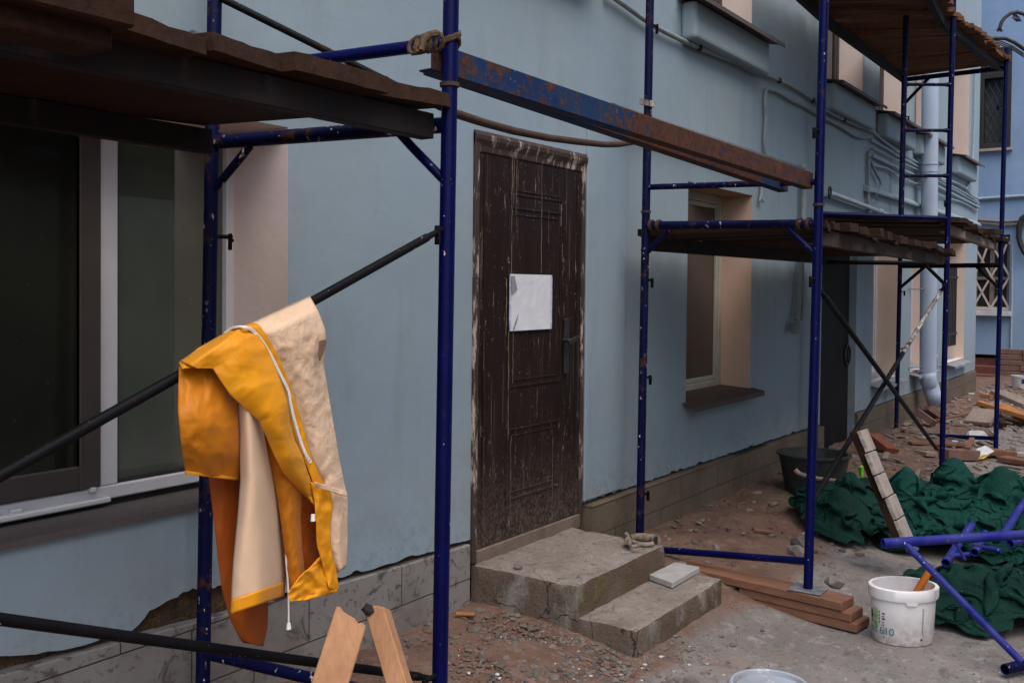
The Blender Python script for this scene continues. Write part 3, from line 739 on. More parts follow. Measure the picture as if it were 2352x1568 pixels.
# ------------------------------------------------------------------ side building at the end of the yard
XS = 21.0
side = thing('side_building', 'blue rendered wing closing the far end of the yard, seen past the corner', 'building', (XS, 0, 0))
hl = []
def xrect(l, t, r, b): 
    p = PX(l, t, XS); q = PX(r, b, XS); return (min(p.y, q.y), max(p.y, q.y), min(p.z, q.z), max(p.z, q.z))
up_w = xrect(2251, 115, 2321, 338); lo_w = xrect(2236, 540, 2317, 712); nich = xrect(2225, 812, 2292, 915)
nich = (nich[0], nich[1]+.3, -.3, nich[3])
shol = [up_w, lo_w, nich]
mb = MB(); ys = sorted({-14.0, 4.0} | {h[0] for h in shol} | {h[1] for h in shol}); zs_ = sorted({-.5, HT+1} | {h[2] for h in shol} | {h[3] for h in shol})
for i in range(len(ys)-1):
    for j in range(len(zs_)-1):
        ym, zm = (ys[i]+ys[i+1])/2, (zs_[j]+zs_[j+1])/2
        if any(a < ym < b and c_ < zm < d for (a, b, c_, d) in shol): continue
        mb.add([(XS, ys[i], zs_[j]), (XS, ys[i+1], zs_[j]), (XS, ys[i+1], zs_[j+1]), (XS, ys[i], zs_[j+1])], [(3,2,1,0)])
mb.add([(XS, -14, HT+1), (XS, 4, HT+1), (XS+8, 4, HT+1), (XS+8, -14, HT+1)], [(0,1,2,3)])
mb.add([(XS, -14, -.5), (XS, -14, HT+1), (XS+8, -14, HT+1), (XS+8, -14, -.5)], [(0,1,2,3)])
for (a, b, c_, d) in shol:
    D = .35 if d > 1.5 else 2.0
    mb.add([(XS,a,c_),(XS+D,a,c_),(XS+D,a,d),(XS,a,d)], [(0,1,2,3)]); mb.add([(XS,b,c_),(XS+D,b,c_),(XS+D,b,d),(XS,b,d)], [(3,2,1,0)])
    mb.add([(XS,a,d),(XS+D,a,d),(XS+D,b,d),(XS,b,d)], [(0,1,2,3)]); mb.add([(XS,a,c_),(XS+D,a,c_),(XS+D,b,c_),(XS,b,c_)], [(3,2,1,0)])
mb.build('wall', M['far_plaster'], side)
def yframe(mb, a, b, c_, d, w, x0, x1):
    mb.box(x0, x1, a, a+w, c_, d); mb.box(x0, x1, b-w, b, c_, d); mb.box(x0, x1, a+w, b-w, c_, c_+w); mb.box(x0, x1, a+w, b-w, d-w, d)
a, b, c_, d = up_w
mb = MB(); yframe(mb, a+.0, b-.0, c_, d, .09, XS-.03, XS+.2); mb.box(XS-.02, XS+.2, a+.09, b-.09, c_+(d-c_)*.70, c_+(d-c_)*.75)
fr = mb.build('window', M['black_metal'], side, bevel=.006); fr['label'] = 'dark window with a crisscross black grille'
MB().box(XS+.16, XS+.17, a+.05, b-.05, c_+.05, d-.05).build('pane', m_simple('dull_pane', (.045, .06, .065), (.06, .08, .085)), fr)
MB().box(XS-.10, XS+.05, a-.04, b+.04, c_-.06, c_-.01).build('sill', M['palewood'], fr)
mb = MB()
for k in range(-6, 9):
    y = a+k*(b-a)/5; z0_, z1_ = c_+.1, c_+(d-c_)*.69
    for s in (1, -1):
        p, q = V3((XS+.05, y, z0_)), V3((XS+.05, y+s*.55, z1_))
        t0 = [0, 1]
        for (lim, sg) in ((a+.09, 1), (b-.09, -1)):
            f0, f1 = sg*(p.y-lim), sg*(q.y-lim)
            if f0 < 0 and f1 < 0: t0 = None; break
            if f0 < 0: t0[0] = max(t0[0], f0/(f0-f1))
            elif f1 < 0: t0[1] = min(t0[1], f0/(f0-f1))
        if t0 and t0[1]-t0[0] > .05: mb.tube([p.lerp(q, t0[0]), p.lerp(q, t0[1])], .009, 6)
mb.build('grille', M['black_metal'], fr)
a, b, c_, d = lo_w
mb = MB(); yframe(mb, a, b, c_, d, .06, XS+.12, XS+.2); mb.box(XS+.12, XS+.2, (a+b)/2-.04, (a+b)/2+.04, c_, d)
mb.box(XS+.12, XS+.2, a, b, c_+(d-c_)*.40, c_+(d-c_)*.44)
fr = mb.build('window', M['greywood'], side, bevel=.004); fr['label'] = 'window behind a cream folding lattice grille'
MB().box(XS+.18, XS+.19, a, b, c_, d).build('pane', M['interior'], fr)
MB().box(XS-.12, XS+.12, a-.05, b+.05, c_-.11, c_-.02).build('sill', m_simple('pale_sill', (.6, .58, .56), (.45, .43, .42)), fr)
mb = MB(); zz0, zz1 = c_+.03, d-.05
nn = 2; stp = (b-a)/nn; hh = stp*1.9
k = 0; z = zz0
while z < zz1-.05:
    z2 = min(z+hh, zz1); fr_ = (z2-z)/hh
    for i in range(nn):
        y = a+i*stp
        mb.bar((XS+.03, y, z), (XS+.03, y+stp*fr_*.5, z+hh*.5*fr_), .012, .035); mb.bar((XS+.03, y+stp*.5*fr_, z+hh*.5*fr_), (XS+.03, y if fr_ == 1 else y+stp*.2, z2), .012, .035)
        mb.bar((XS+.05, y+stp, z), (XS+.05, y+stp-stp*.5*fr_, z+hh*.5*fr_), .012, .035); mb.bar((XS+.05, y+stp-stp*.5*fr_, z+hh*.5*fr_), (XS+.05, y+stp, z2), .012, .035)
    z = z2
mb.box(XS+.02, XS+.06, a, b, c_-.01, c_+.05)
mb.build('lattice_grille', m_simple('cream_paint', (.55, .47, .40), (.45, .37, .31)), fr)
a, b, c_, d = nich
mb = MB()
for k in range(5): mb.box(XS-.55+k*.30, XS+2.2, a+.004, b+.25, -.3, .10+k*.14)
mb.build('stair', M['redstep'], side, bevel=.01)
MB().box(XS+1.9, XS+2.0, a, b, -.3, d).build('backing', M['interior'], side)
p = PX(2295, 868, XS); q = PX(2352, 858, XS)
mb = MB()
for r_ in range(5):
    x = p.y
    while x > p.y-6:
        L = random.uniform(.35, .6); mb.box(XS-.05-random.uniform(0, .03), XS+.05, x-L+.004, x, -.3+r_*.17 if r_ == 0 else .05+r_*.105, .05+(r_+1)*.105-.003); x -= L
mb.build('plinth', M['brickdust'], side, bevel=.012)
mb = MB()
pa = [PX(2246, 457, XS-.04), PX(2330, 451, XS-.04), PX(2420, 446, XS-.04)]; mb.tube(pa, .032, 10)
o_ = single('wall_pipe', 'thin pale blue pipe running level across the far wing wall', 'pipe', mb, M['cable_blue'], smooth=True)
mb = MB(); mb.tube([PX(2243, 505, XS-.05), PX(2300, 509, XS-.05), PX(2420, 503, XS-.05)], .03, 8); mb.tube([PX(2243, 512, XS-.05), PX(2300, 517, XS-.05), PX(2420, 511, XS-.05)], .018, 6)
single('wall_cable', 'grey cables running level above the lattice window on the far wing', 'cable', mb, M['greywood'], smooth=True)
mb = MB(); mb.tube([PX(x, y, XS-.02) for (x, y) in ((2325, 560), (2324, 680), (2322, 800), (2321, 880), (2317, 900), (2302, 906))], .02, 6)
single('wall_cable', 'thin blue painted cable dropping down the far wing beside the lattice window', 'cable', mb, M['cable_blue'], smooth=True)
mb = MB(); pts = [(2358, 495), (2347, 502), (2341, 520), (2340, 545), (2344, 560), (2352, 578), (2362, 590)]
mb.tube([PX(x, y, XS-.12) for (x, y) in pts], .05, 8); single('cable_loop', 'thick black cable loop hanging on the far wing wall', 'cable', mb, M['rubber'], smooth=True)
# loose wires, upper right
mb = MB(); Z0 = 12.5
mb.tube([PD(x, y, Z0) for (x, y) in ((2296, 66), (2300, 52), (2308, 41), (2320, 32), (2335, 28), (2352, 33), (2380, 60))], .022, 8)
for k in range(5): mb.tube([PD(2298, 60, Z0), PD(2291+2*k, 68, Z0), PD(2289+3.5*k, 72+2*(k % 2), Z0)], .008, 5)
for k in range(4): mb.tube([PD(2330, 30, Z0), PD(2326+5*k, 42, Z0), PD(2336+3*k, 50, Z0)], .008, 5)
single('cut_cable', 'black cut cable end with frayed wires curling at the upper right', 'cable', mb, M['rubber'], smooth=True)
mb = MB()
mb.tube([PD(x, y, 11.4) for (x, y) in ((2262, 94), (2285, 88), (2310, 89), (2330, 98), (2352, 113), (2400, 150))], .022, 8)
for k in range(3): mb.tube([PD(x, y+4*k, 11.4) for (x, y) in ((2256, 96), (2275, 91), (2300, 96), (2325, 106), (2352, 124))], .007, 5)
single('loose_cable', 'loose pale tipped cable trailing off the upper platform to the right', 'cable', mb, M['rubber'], smooth=True)

# ------------------------------------------------------------------ building across the yard (seen mirrored in the window panes)
opp = thing('opposite_building', 'pale grey green building across the yard, behind the camera', 'building', (6, -9, 0))
MB().box(.0, 12.5, -20, -9, -.4, 10.5).build('wall', M['opp'], opp)
MB().box(-.02, 12.52, -9.06, -8.997, 2.9, 3.4).build('band', M['opp_dark'], opp)

# ------------------------------------------------------------------ steps
st = thing('concrete_steps', 'two worn concrete steps below the brown door', 'steps', (4.4, -.4, 0))
def chipped(x0, x1, y0, y1, z0, z1, seed, nx=34, ny=16, nz=6):
    mb = MB(); idx = {}
    def key(p):
        k = tuple(round(c_, 4) for c_ in p)
        if k not in idx:
            q = V3(p); ex = min(abs(p[0]-x0), abs(p[0]-x1)); ey = min(abs(p[1]-y0), abs(p[1]-y1)); ez = abs(p[2]-z1)
            two = sorted((ex, ey, ez))[:2]; e = two[1]
            chip = max(0, 1-e/.035)*(.004+.014*max(0, N(p[0]*9+seed, p[1]*9, p[2]*9))+.008*max(0, N(p[0]*25, p[1]*25+seed, 1.0)))
            cen = V3(((x0+x1)/2, (y0+y1)/2, z0))
            dv = V3((1 if p[0]-x0 < .05 else (-1 if x1-p[0] < .05 else 0), 1 if p[1]-y0 < .05 else 0, -1 if z1-p[2] < .05 else 0))
            q += dv*chip
            q += V3((N(p[0]*5, p[1]*5+seed, p[2]*5), N(p[0]*5+9, p[1]*5, p[2]*5), N(p[0]*5, p[1]*5, p[2]*5+4)))*.003
            q.z += .004*N(p[0]*16, p[1]*16, seed)
            idx[k] = len(mb.v); mb.v.append(q)
        return idx[k]
    def face(o, u, v, nu, nv):
        for i in range(nu):
            for j in range(nv):
                q = [key(tuple(o[t]+u[t]*a/nu+v[t]*b/nv for t in range(3))) for (a, b) in ((i, j), (i+1, j), (i+1, j+1), (i, j+1))]
                mb.f.append(q); mb.m.append(0)
    dx, dy, dz = x1-x0, y1-y0, z1-z0
    face((x0,y0,z1), (dx,0,0), (0,dy,0), nx, ny); face((x0,y0,z0), (dx,0,0), (0,0,dz), nx, nz)
    face((x0,y1,z0), (0,-dy,0), (0,0,dz), ny, nz); face((x1,y0,z0), (0,dy,0), (0,0,dz), ny, nz)
    return mb
tl = PZ(1080, 1297, .32); tf = PZ(1316, 1350, .32); tr = PZ(1548, 1250, .32)
bl = PZ(1312, 1425, .17); bf = PZ(1458, 1452, .17); br = PZ(1667, 1330, .17)
SX0, SX1 = 3.885, PZ(1548, 1250, .32).x
SY1 = tf.y; SY2 = bf.y
print('steps', tl, tf, tr, bl, bf, br)
chipped(SX0, SX1, SY1, -.0, -.1, .322, 3.0, 44, 26, 12).build('step', M['concrete'], st, smooth=True, ang=50)
chipped(SX0+.02, br.x, SY2, SY1+.02, -.1, .172, 8.0, 48, 14, 9).build('step', M['concrete'], st, smooth=True, ang=50)

# ------------------------------------------------------------------ scaffold
PR = .024
def online(a, b, z):
    t = (z-a.z)/(b.z-a.z); return a+(b-a)*t
def pole(root, top, bot, Y, z0, z1, mat, r=PR):
    a, b = PY(*top, Y), PY(*bot, Y); p, q = online(a, b, z0), online(a, b, z1)
    MB().tube([p, q], r, 18).build('pole', mat, root, smooth=True); return (a, b)
def collar(root, line, z, mat, r=.030, h=.012):
    p = online(*line, z); MB().tube([p-V3((0,0,h/2)), p+V3((0,0,h/2))], r, 18).build('collar', mat, root, smooth=True)
def rail(root, p, q, r, mat, name='transom'):
    return MB().tube([p, q], r, 14).build(name, mat, root, smooth=True)
def gusset(root, line, z, other, d, mat, r=.015, drop=.16, run=.16):
    p = online(*line, z); o_ = online(*other, z); t = (o_-p).normalized()
    a = p+t*run-V3((0,0,.01)); b = online(*line, z-drop)
    m = (a+b)/2 - t*.008
    MB().tube([a, a.lerp(m, .5)+t*.006, b], r, 10).build('gusset', mat, root, smooth=True)
def lockpin(root, p, dirv, mat, L=.055):
    p = V3(p); d = V3(dirv).normalized(); mb = MB()
    mb.tube([p, p+d*(L+PR)], .008, 8); e = p+d*(L+PR-.008)
    mb.bar(e+V3((0,0,.012)), e-V3((0,0,.045)), .020, .008, up=d); mb.bar(e-V3((0,0,.012)), e-V3((0,0,.012))+d*.012, .012, .012)
    mb.build('lock_pin', mat, root, bevel=.002)

YAF, YAR = -1.02, -.12
# frame A (near)
LAF = (PY(1036, 0, YAF), PY(1010, 1568, YAF)); LAR = (PY(493, 0, YAR), PY(467, 1500, YAR))
fa = thing('scaffold_frame', 'nearest blue scaffold frame, with rope tied on it, left of the brown door', 'scaffold frame', online(*LAF, .04), 'blue scaffold frames')
pole(fa, (1036, 0), (1010, 1568), YAF, .05, 3.6, M['blue_paint']); pole(fa, (493, 0), (467, 1500), YAR, .13, 3.6, M['blue_paint_old'])
zc = PY(1035, 196, YAF).z; collar(fa, LAF, zc, M['rustrod'])
zt_ = PY(505, 330, YAR).z; rail(fa, online(*LAR, zt_), online(*LAF, PY(1018, 284, YAF).z), .024, M['blue_paint_old'])
zg = PY(486, 168, YAR).z; rail(fa, online(*LAR, zg), online(*LAF, PY(1020, 92, YAF).z), .020, M['blue_paint'])
gusset(fa, LAR, zt_-.01, LAF, 1, M['blue_paint_old']); gusset(fa, LAF, PY(1018, 290, YAF).z, LAR, 1, M['blue_paint'], .014, .17, .17)
rail(fa, online(*LAR, .42), online(*LAF, .40), .02, M['blue_paint_old'])
lockpin(fa, online(*LAR, PY(495, 543, YAR).z), (1, -.25, 0), M['black_paint'])
# joint of the black braces at the near post
FB_Y, RB_Y = -1.26, -.22
LBF = (PY(1893, 0, FB_Y), PY(1856, 1349, FB_Y)); LBR = (PY(1493, 0, RB_Y), PY(1470, 1200, RB_Y))
fb = thing('scaffold_frame', 'middle blue scaffold frame standing between the brown door and the plank stack', 'scaffold frame', online(*LBF, .14), 'blue scaffold frames')
zb0 = PY(1856, 1350, FB_Y).z
print('B base z', zb0, online(*LBF, zb0))
pole(fb, (1893, 0), (1856, 1349), FB_Y, zb0, 4.6, M['blue_paint']); pole(fb, (1493, 0), (1470, 1200), RB_Y, .12, 4.6, M['blue_paint_old'])
for (ln, py, px, Y) in ((LBF, 470, 1880, FB_Y), (LBR, 486, 1480, RB_Y)): collar(fb, ln, PY(px, py, Y).z, M['rustrod'])
zr = PY(1500, 520, RB_Y).z; zf_ = PY(1870, 512, FB_Y).z
rail(fb, online(*LBR, zr), online(*LBF, zf_), .024, M['blue_paint_old'])
rail(fb, online(*LBR, PY(1490, 431, RB_Y).z), online(*LBF, PY(1872, 415, FB_Y).z), .017, M['blue_paint_old'])
rail(fb, online(*LBR, PY(1550, 1254, RB_Y-.15).z), online(*LBF, PY(1846, 1297, FB_Y).z), .019, M['blue_paint'])
gusset(fb, LBR, zr-.01, LBF, 1, M['blue_paint_old']); gusset(fb, LBF, zf_-.01, LBR, 1, M['blue_paint'])
for k in range(2):
    for (ln, s0) in ((LBF, -.05-.05*k), (LBR, .04+.05*k)):
        ot = LBR if ln is LBF else LBF; p = online(*ln, zf_ if ln is LBF else zr); q = online(*ot, zr if ln is LBF else zf_); t = (q-p).normalized()
        c_ = p+t*abs(s0); MB().tube([c_-t*.008, c_+t*.008], .034, 14).build('clamp', M['rustrod'], fb, smooth=True)
for (py, px, dv) in ((55, 1491, (1,-.2,0)), (643, 1484, (1,-.2,0)), (867, 1479, (1,-.2,0)), (1135, 1473, (1,-.2,0))):
    lockpin(fb, online(*LBR, PY(px, py, RB_Y).z), dv, M['black_paint'])
for (py, px, dv) in ((302, 1885, (-1, .15, 0)), (640, 1875, (-1, .1, 0))): lockpin(fb, online(*LBF, PY(px, py, FB_Y).z), dv, M['black_paint'])
p = online(*LBR, PY(1487, 239, RB_Y).z); MB().bar(p+V3((.03,-.03,0)), p+V3((-.16,-.03,-.012)), .008, .035).build('bracket', M['worn_white'], fb, bevel=.002)
p = online(*LBF, zb0); MB().box(p.x-.07, p.x+.07, p.y-.085, p.y+.085, zb0-.008, zb0).build('base_plate', M['steel'], fb, bevel=.002)

CF_Y, CR_Y = -1.05, -.12
LCF = (PY(2190, 0, CF_Y), PY(2163, 1081, CF_Y)); XC = online(*LCF, 1.0)
fc = thing('scaffold_frame', 'blue scaffold frame with ladder rungs above the second platform', 'scaffold frame', online(*LCF, .05), 'blue scaffold frames')
pole(fc, (2190, 0), (2163, 1081), CF_Y, .03, 6.2, M['blue_paint'])
cr_t, cr_b = PY(1897, 0, CR_Y), PY(1874, 900, CR_Y); LCR = (cr_t, cr_b)
MB().tube([online(*LCR, .1), online(*LCR, 6.2)], PR, 16).build('pole', M['blue_paint_old'], fc, smooth=True)
t = (online(*LCR, 3)-online(*LCF, 3)); 
ys_ = None
for k in range(200):
    yy = CF_Y+(CR_Y-CF_Y)*k/200; q = online(*LCF, 3.0)+t*(k/200)
    if project(q)[0] < 2074: ys_ = k/200; break
LCS = tuple(a_.lerp(b_, ys_) for a_, b_ in zip(LCF, LCR))
zlow = PY(2068, 500, LCS[0].y).z
MB().tube([online(*LCS, zlow), online(*LCS, 6.2)], PR, 16).build('pole', M['blue_paint_old'], fc, smooth=True)
for py in (193, 300, 405, -40):
    z = PY(2130, py, (LCF[0].y+LCS[0].y)/2).z; p, q = online(*LCS, z-.005), online(*LCF, z); d = (q-p)
    MB().tube([p, p+d*.12, p+d*.85, q], [.024, .015, .015, .026], 12).build('rung', M['blue_paint_old'], fc, smooth=True)
zct = PY(2160, 603, CF_Y).z
rail(fc, online(*LCR, zct), online(*LCF, zct), .02, M['black_paint']); gusset(fc, LCF, zct+.0, LCR, 1, M['black_paint'], .016, .2, .2)
zc2 = PY(2170, 500, CF_Y).z; rail(fc, online(*LCR, zc2+.03), online(*LCF, zc2), .022, M['blue_paint'])
zc3 = PY(2185, 8, CF_Y).z; rail(fc, online(*LCR, zc3), online(*LCF, zc3), .022, M['blue_paint_old'])
lockpin(fc, online(*LCF, PY(2178, 465, CF_Y).z), (-1, .2, 0), M['black_paint']); lockpin(fc, online(*LCF, PY(2170, 655, CF_Y).z), (-1, .2, 0), M['black_paint'])
collar(fc, LCF, PY(2172, 594, CF_Y).z, M['rustrod'])

DF_Y, DR_Y = -1.19, -.12
LDF = (PY(2312, 115, DF_Y), PY(2287, 1032, DF_Y)); LDR = (PY(2078, 170, DR_Y), PY(2058, 1005, DR_Y))
fd = thing('scaffold_frame', 'farthest blue scaffold frame beside the drainpipe, its outer post capped at the upper platform', 'scaffold frame', online(*LDF, .03), 'blue scaffold frames')
pole(fd, (2312, 115), (2287, 1032), DF_Y, .0, PY(2312, 112, DF_Y).z, M['blue_paint']); pole(fd, (2078, 170), (2058, 1005), DR_Y, .05, PY(2076, 170, DR_Y).z, M['blue_paint_old'])
zl = PY(2070, 991, DR_Y).z; rail(fd, online(*LDR, zl), online(*LDF, PY(2288, 1006, DF_Y).z), .022, M['blue_paint'])
zl = PY(2066, 611, DR_Y).z; zl2 = PY(2299, 609, DF_Y).z; rail(fd, online(*LDR, zl), online(*LDF, zl2), .026, M['black_paint'])
gusset(fd, LDR, zl, LDF, 1, M['black_paint'], .018, .25, .28); gusset(fd, LDF, zl2, LDR, 1, M['black_paint'], .018, .25, .25)
zl = PY(2076, 182, DR_Y).z; rail(fd, online(*LDR, zl), online(*LDF, PY(2310, 155, DF_Y).z), .026, M['blue_paint_old']); gusset(fd, LDR, zl, LDF, 1, M['black_paint'], .018, .28, .28)
for py in (262, 670, 800): lockpin(fd, online(*LDR, PY(2068, py, DR_Y).z), (1, -.3, 0), M['black_paint'], .09)
lockpin(fd, online(*LDF, PY(2300, 543, DF_Y).z), (-1, .6, 0), M['blue_paint_dusty'], .09); lockpin(fd, online(*LDF, PY(2305, 242, DF_Y).z), (-1, .6, 0), M['black_paint'], .09)

# braces
def brace(p, q, r, mat, label, eye=True):
    mb = MB(); p, q = V3(p), V3(q); d = (q-p).normalized(); L = (q-p).length
    o_ = thing('diagonal_brace', label, 'brace', p, 'diagonal scaffold braces')
    MB().tube([p+d*.05, q-d*.05], r, 14).build('tube', mat, o_, smooth=True)
    for e, s in ((p, 1), (q, -1)): MB().tube([e-d*s*.02, e+d*s*.03, e+d*s*.08], [r*.6, r*.75, r], 10).build('flattened_end', mat, o_, smooth=True)
    return o_
YBR = YAF
p0, p1 = PY(0, 1092, YBR), PY(1003, 533, YBR); d = p1-p0
BR1 = (p0-d*.9, p1)
brace(p0-d*.9, p1, .0125, M['black_paint'], 'black diagonal tube that the yellow raincoat hangs over')
p = PY(985, 548, YBR-.01); MB_ = MB(); 
p0, p1 = PY(0, 1421, YBR+.02), PY(985, 1556, YBR+.02); d = p1-p0
brace(p0-d*.9, p1, .0125, M['black_paint'], 'black tube crossing the lower left behind the two leaning boards')
lockpin(fa, online(*LAF, PY(1011, 1545, YAF).z), (-1, 0, 0), M['black_paint']); lockpin(fa, online(*LAF, PY(1004, 527, YAF).z), (-1, 0, 0), M['black_paint'], .03)
p0, p1 = PY(515, 0, YAR-.03), PY(1042, 262, -.62)
brace(p0-(p1-p0)*.15, p1, .0125, M['black_paint'], 'thin dark tube spotted with paint sloping down above the near platform')
brace(PY(1888, 672, FB_Y+.05), PY(2152, 1032, CF_Y+.03), .0165, M['black_paint'], 'black tube sloping down rightwards under the second platform')
q0, q1 = PY(1842, 1190, FB_Y+.09), PY(2165, 662, CF_Y+.05); qm = q0.lerp(q1, .60)
wb = brace(q0, q1, .016, M['black_paint'], 'half black half white worn tube sloping up rightwards to the ladder frame')
MB().tube([qm, q1-(q1-q0)*.03], .0168, 14).build('worn_paint', M['worn_white'], wb, smooth=True)

# sagging rusty rod over the brown door
mb = MB(); pts = [(1030, 256), (1055, 264), (1110, 282), (1180, 301), (1260, 317), (1330, 326), (1385, 332), (1420, 332), (1450, 328), (1474, 323)]
rp = [PY(x, y, lerp(-.62, -.27, i/9)) for i, (x, y) in enumerate(pts)]
mb.tube(rp, [.017, .017, .0165, .0165, .016, .0165, .0155, .016, .014, .014], 10)
single('bent_rod', 'bent rusty rod sagging between posts above the brown door', 'rod', mb, M['rustrod'], smooth=True)

# channel beams between the frames
def channel(p, q, h, w, t=.006, flip=1, tilt=0):
    """p, q: lower yard-side corners. Web on the yard side, flanges towards the wall."""
    p, q = V3(p), V3(q); d = (q-p).normalized(); s = V3((0,0,1)).cross(d).normalized()*flip; u = V3((0,0,1)); mb = MB()
    L = q-p
    mb.obox((p+q)/2+s*t/2+u*h/2, L/2, s*t/2, u*h/2)
    mb.obox((p+q)/2+s*(w/2+t/2)+u*t/2, L/2, s*(w-t)/2, u*t/2); mb.obox((p+q)/2+s*(w/2+t/2)+u*(h-t/2), L/2, s*(w-t)/2, u*t/2)
    return mb
b1 = single('ledger_beam', 'rusty steel channel beam with blue paint left, above the door, outer of the pair', 'beam', channel(PY(992, 160, YAF+.035), PY(1867, 434, FB_Y+.04), .084, .055), M['beam'], 'channel beams above the brown door', bevel=.002)
b2 = single('ledger_beam', 'shorter channel beam mostly hidden behind the rusty one, its blue end showing at right', 'beam', channel(PY(1000, 168, -.86), PY(1810, 441, -1.06), .085, .055), M['beam_blue'], 'channel beams above the brown door', bevel=.002)
# rope lashing at the near post
mb = MB(); c0 = PY(1000, 96, YAF+.01)
for k in range(4):
    cx = PY(958+k*14, 102-3*k, YAF).x; cz = PY(958+k*14, 104-3*k, YAF).z
    ring = [V3((cx+.008*math.sin(t*.63+k), YAF+.03*math.cos(t*.63), cz+.026*math.sin(t*.63))) for t in range(11)]
    mb.tube(ring, .0065, 7, cap=False)
for k in range(3):
    a_ = online(*LAF, PY(1020, 80+9*k, YAF).z); ring = [a_+V3((.029*math.cos(t*.63), .029*math.sin(t*.63), .02*math.cos(t*.63+k))) for t in range(11)]
    mb.tube(ring, .0055, 7, cap=False)
mb.tube([PY(1005, 78, YAF-.03), PY(985, 80, YAF-.03), PY(972, 92, YAF-.03), PY(966, 118, YAF-.035)], .010, 7)
mb.tube([PY(960, 90, YAF-.03), PY(957, 105, YAF-.03), PY(953, 112, YAF-.03), PY(958, 121, YAF-.035)], .008, 7)
single('rope_lashing', 'brown rope wound round the near post and rail above the door', 'rope', mb, [M['rope']], smooth=True)

# ------------------------------------------------------------------ plank platforms
def platform(label, f0, f1, r0, r1, hb, boards, over, mat_beam, tb=.042, wood='deckwood_shaded', ragged=.05, seed=1, tilt=0.02, group='plank platforms on the scaffold'):
    """f0-f1: lower outer edge of the yard-side beam, r0-r1: of the wall-side beam. boards: widths along X."""
    rn = random.Random(seed); root = thing('plank_platform', label, 'platform', f0, group)
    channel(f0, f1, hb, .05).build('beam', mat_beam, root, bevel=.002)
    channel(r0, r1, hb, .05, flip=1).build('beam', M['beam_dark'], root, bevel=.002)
    f0, f1, r0, r1 = V3(f0), V3(f1), V3(r0), V3(r1)
    L = (f1-f0).length; s = 0.0; k = 0
    while s < L-.03:
        w = min(rn.uniform(*boards), L-s); a, b = s/L, (s+w-rn.uniform(.004, .016))/L
        of, orr = over+rn.uniform(-ragged, ragged), .05+rn.uniform(-.03, .03)
        y0a = f0.lerp(f1, a); y0b = f0.lerp(f1, b); y1a = r0.lerp(r1, a); y1b = r0.lerp(r1, b)
        dv = (y1a-y0a).normalized(); tl_ = rn.uniform(-tilt, tilt); hz_ = V3((0,0,hb+.001+rn.uniform(0, .006)))
        sk = rn.uniform(-.02, .02)
        A = y0a-dv*(of+sk)+hz_; B = y0b-dv*(of-sk)+hz_+V3((0,0,tl_)); Cc = y1b+dv*orr+hz_+V3((0,0,tl_)); D = y1a+dv*orr+hz_
        n = 7; mb = MB(); th = tb*rn.uniform(.85, 1.15); vs = []
        for i in range(n+1):                               # a slightly chewed end grain edge
            u = i/n; e = .007*N(u*4+k*3.1, seed) + (.009*N(u*9, k) if i not in (0, n) else 0)
            p = A.lerp(B, u)+dv*e; q = D.lerp(Cc, u); zt2 = V3((0,0,th+.006*N(u*5, k*1.7)))
            vs += [p, p+dv*.006+zt2, q+zt2, q]
        fs = []
        for i in range(n):
            for j in range(4): fs.append((i*4+j, i*4+(j+1) % 4, (i+1)*4+(j+1) % 4, (i+1)*4+j))
        fs += [(0,3,2,1), tuple(n*4+j for j in (0,1,2,3))]
        mb.add(vs, fs); mb.build('board', M[wood], root)
        s += w; k += 1
    return root
# near-left platform (seen from below)
f1 = PY(997, 319, YAF+.03); r1 = PY(489, 367, -.24)
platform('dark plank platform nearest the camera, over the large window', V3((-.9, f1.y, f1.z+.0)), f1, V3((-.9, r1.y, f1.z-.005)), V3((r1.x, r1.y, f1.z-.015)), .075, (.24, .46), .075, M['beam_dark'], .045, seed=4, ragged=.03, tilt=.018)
# middle platform (frame B to frame C)
f0 = PY(1888, 561, FB_Y-.0); f1 = PY(2168, 607, CF_Y-.02)
f0 = V3((f0.x+.02, FB_Y+.03, f0.z)); r0 = V3((LBR[0].x+.05, RB_Y+.02, f0.z-.015)); r1 = V3((LCR[0].x-.02, CR_Y-.06, f1.z))
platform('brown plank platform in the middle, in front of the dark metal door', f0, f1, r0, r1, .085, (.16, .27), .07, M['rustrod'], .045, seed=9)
# next platform (frame C to frame D), a little higher
f0 = PY(2187, 535, CF_Y); f0 = V3((f0.x-.15, CF_Y+.03, f0.z)); f1 = PY(2303, 575, DF_Y); f1 = V3((f1.x, DF_Y+.05, f1.z))
platform('short plank platform beyond the middle one, below the ladder, at right', f0, f1, V3((LCR[0].x, CR_Y-.06, f0.z)), V3((LDR[0].x+.05, DR_Y-.05, f1.z)), .085, (.12, .22), .10, M['greywood'], .045, seed=5, ragged=.08)
# upper platform
zu = PY(2190, 20, CF_Y).z
f1u = PY(2312, 160, DF_Y); zu0 = zu
platform('high plank platform at the upper right, seen from underneath', V3((LCF[0].x-.1, CF_Y+.05, f1u.z+.0)), V3((f1u.x+.05, DF_Y+.05, f1u.z)), V3((LCR[0].x-.05, CR_Y-.02, f1u.z-.0)), V3((LDR[0].x+.05, DR_Y-.02, f1u.z)), .09, (.08, .16), .10, M['beam_dark'], .04, 'highwood', seed=7, ragged=.03, tilt=.035)
platform('high plank platform running left from the ladder frame, mostly above the picture', V3((7.2, FB_Y+.06, f1u.z+.005)), V3((LCF[0].x-.12, CF_Y+.05, f1u.z+.002)), V3((7.2, RB_Y-.02, f1u.z)), V3((LCR[0].x-.07, CR_Y-.03, f1u.z)), .09, (.08, .16), .10, M['beam_dark'], .04, 'highwood', seed=12, ragged=.03, tilt=.035)
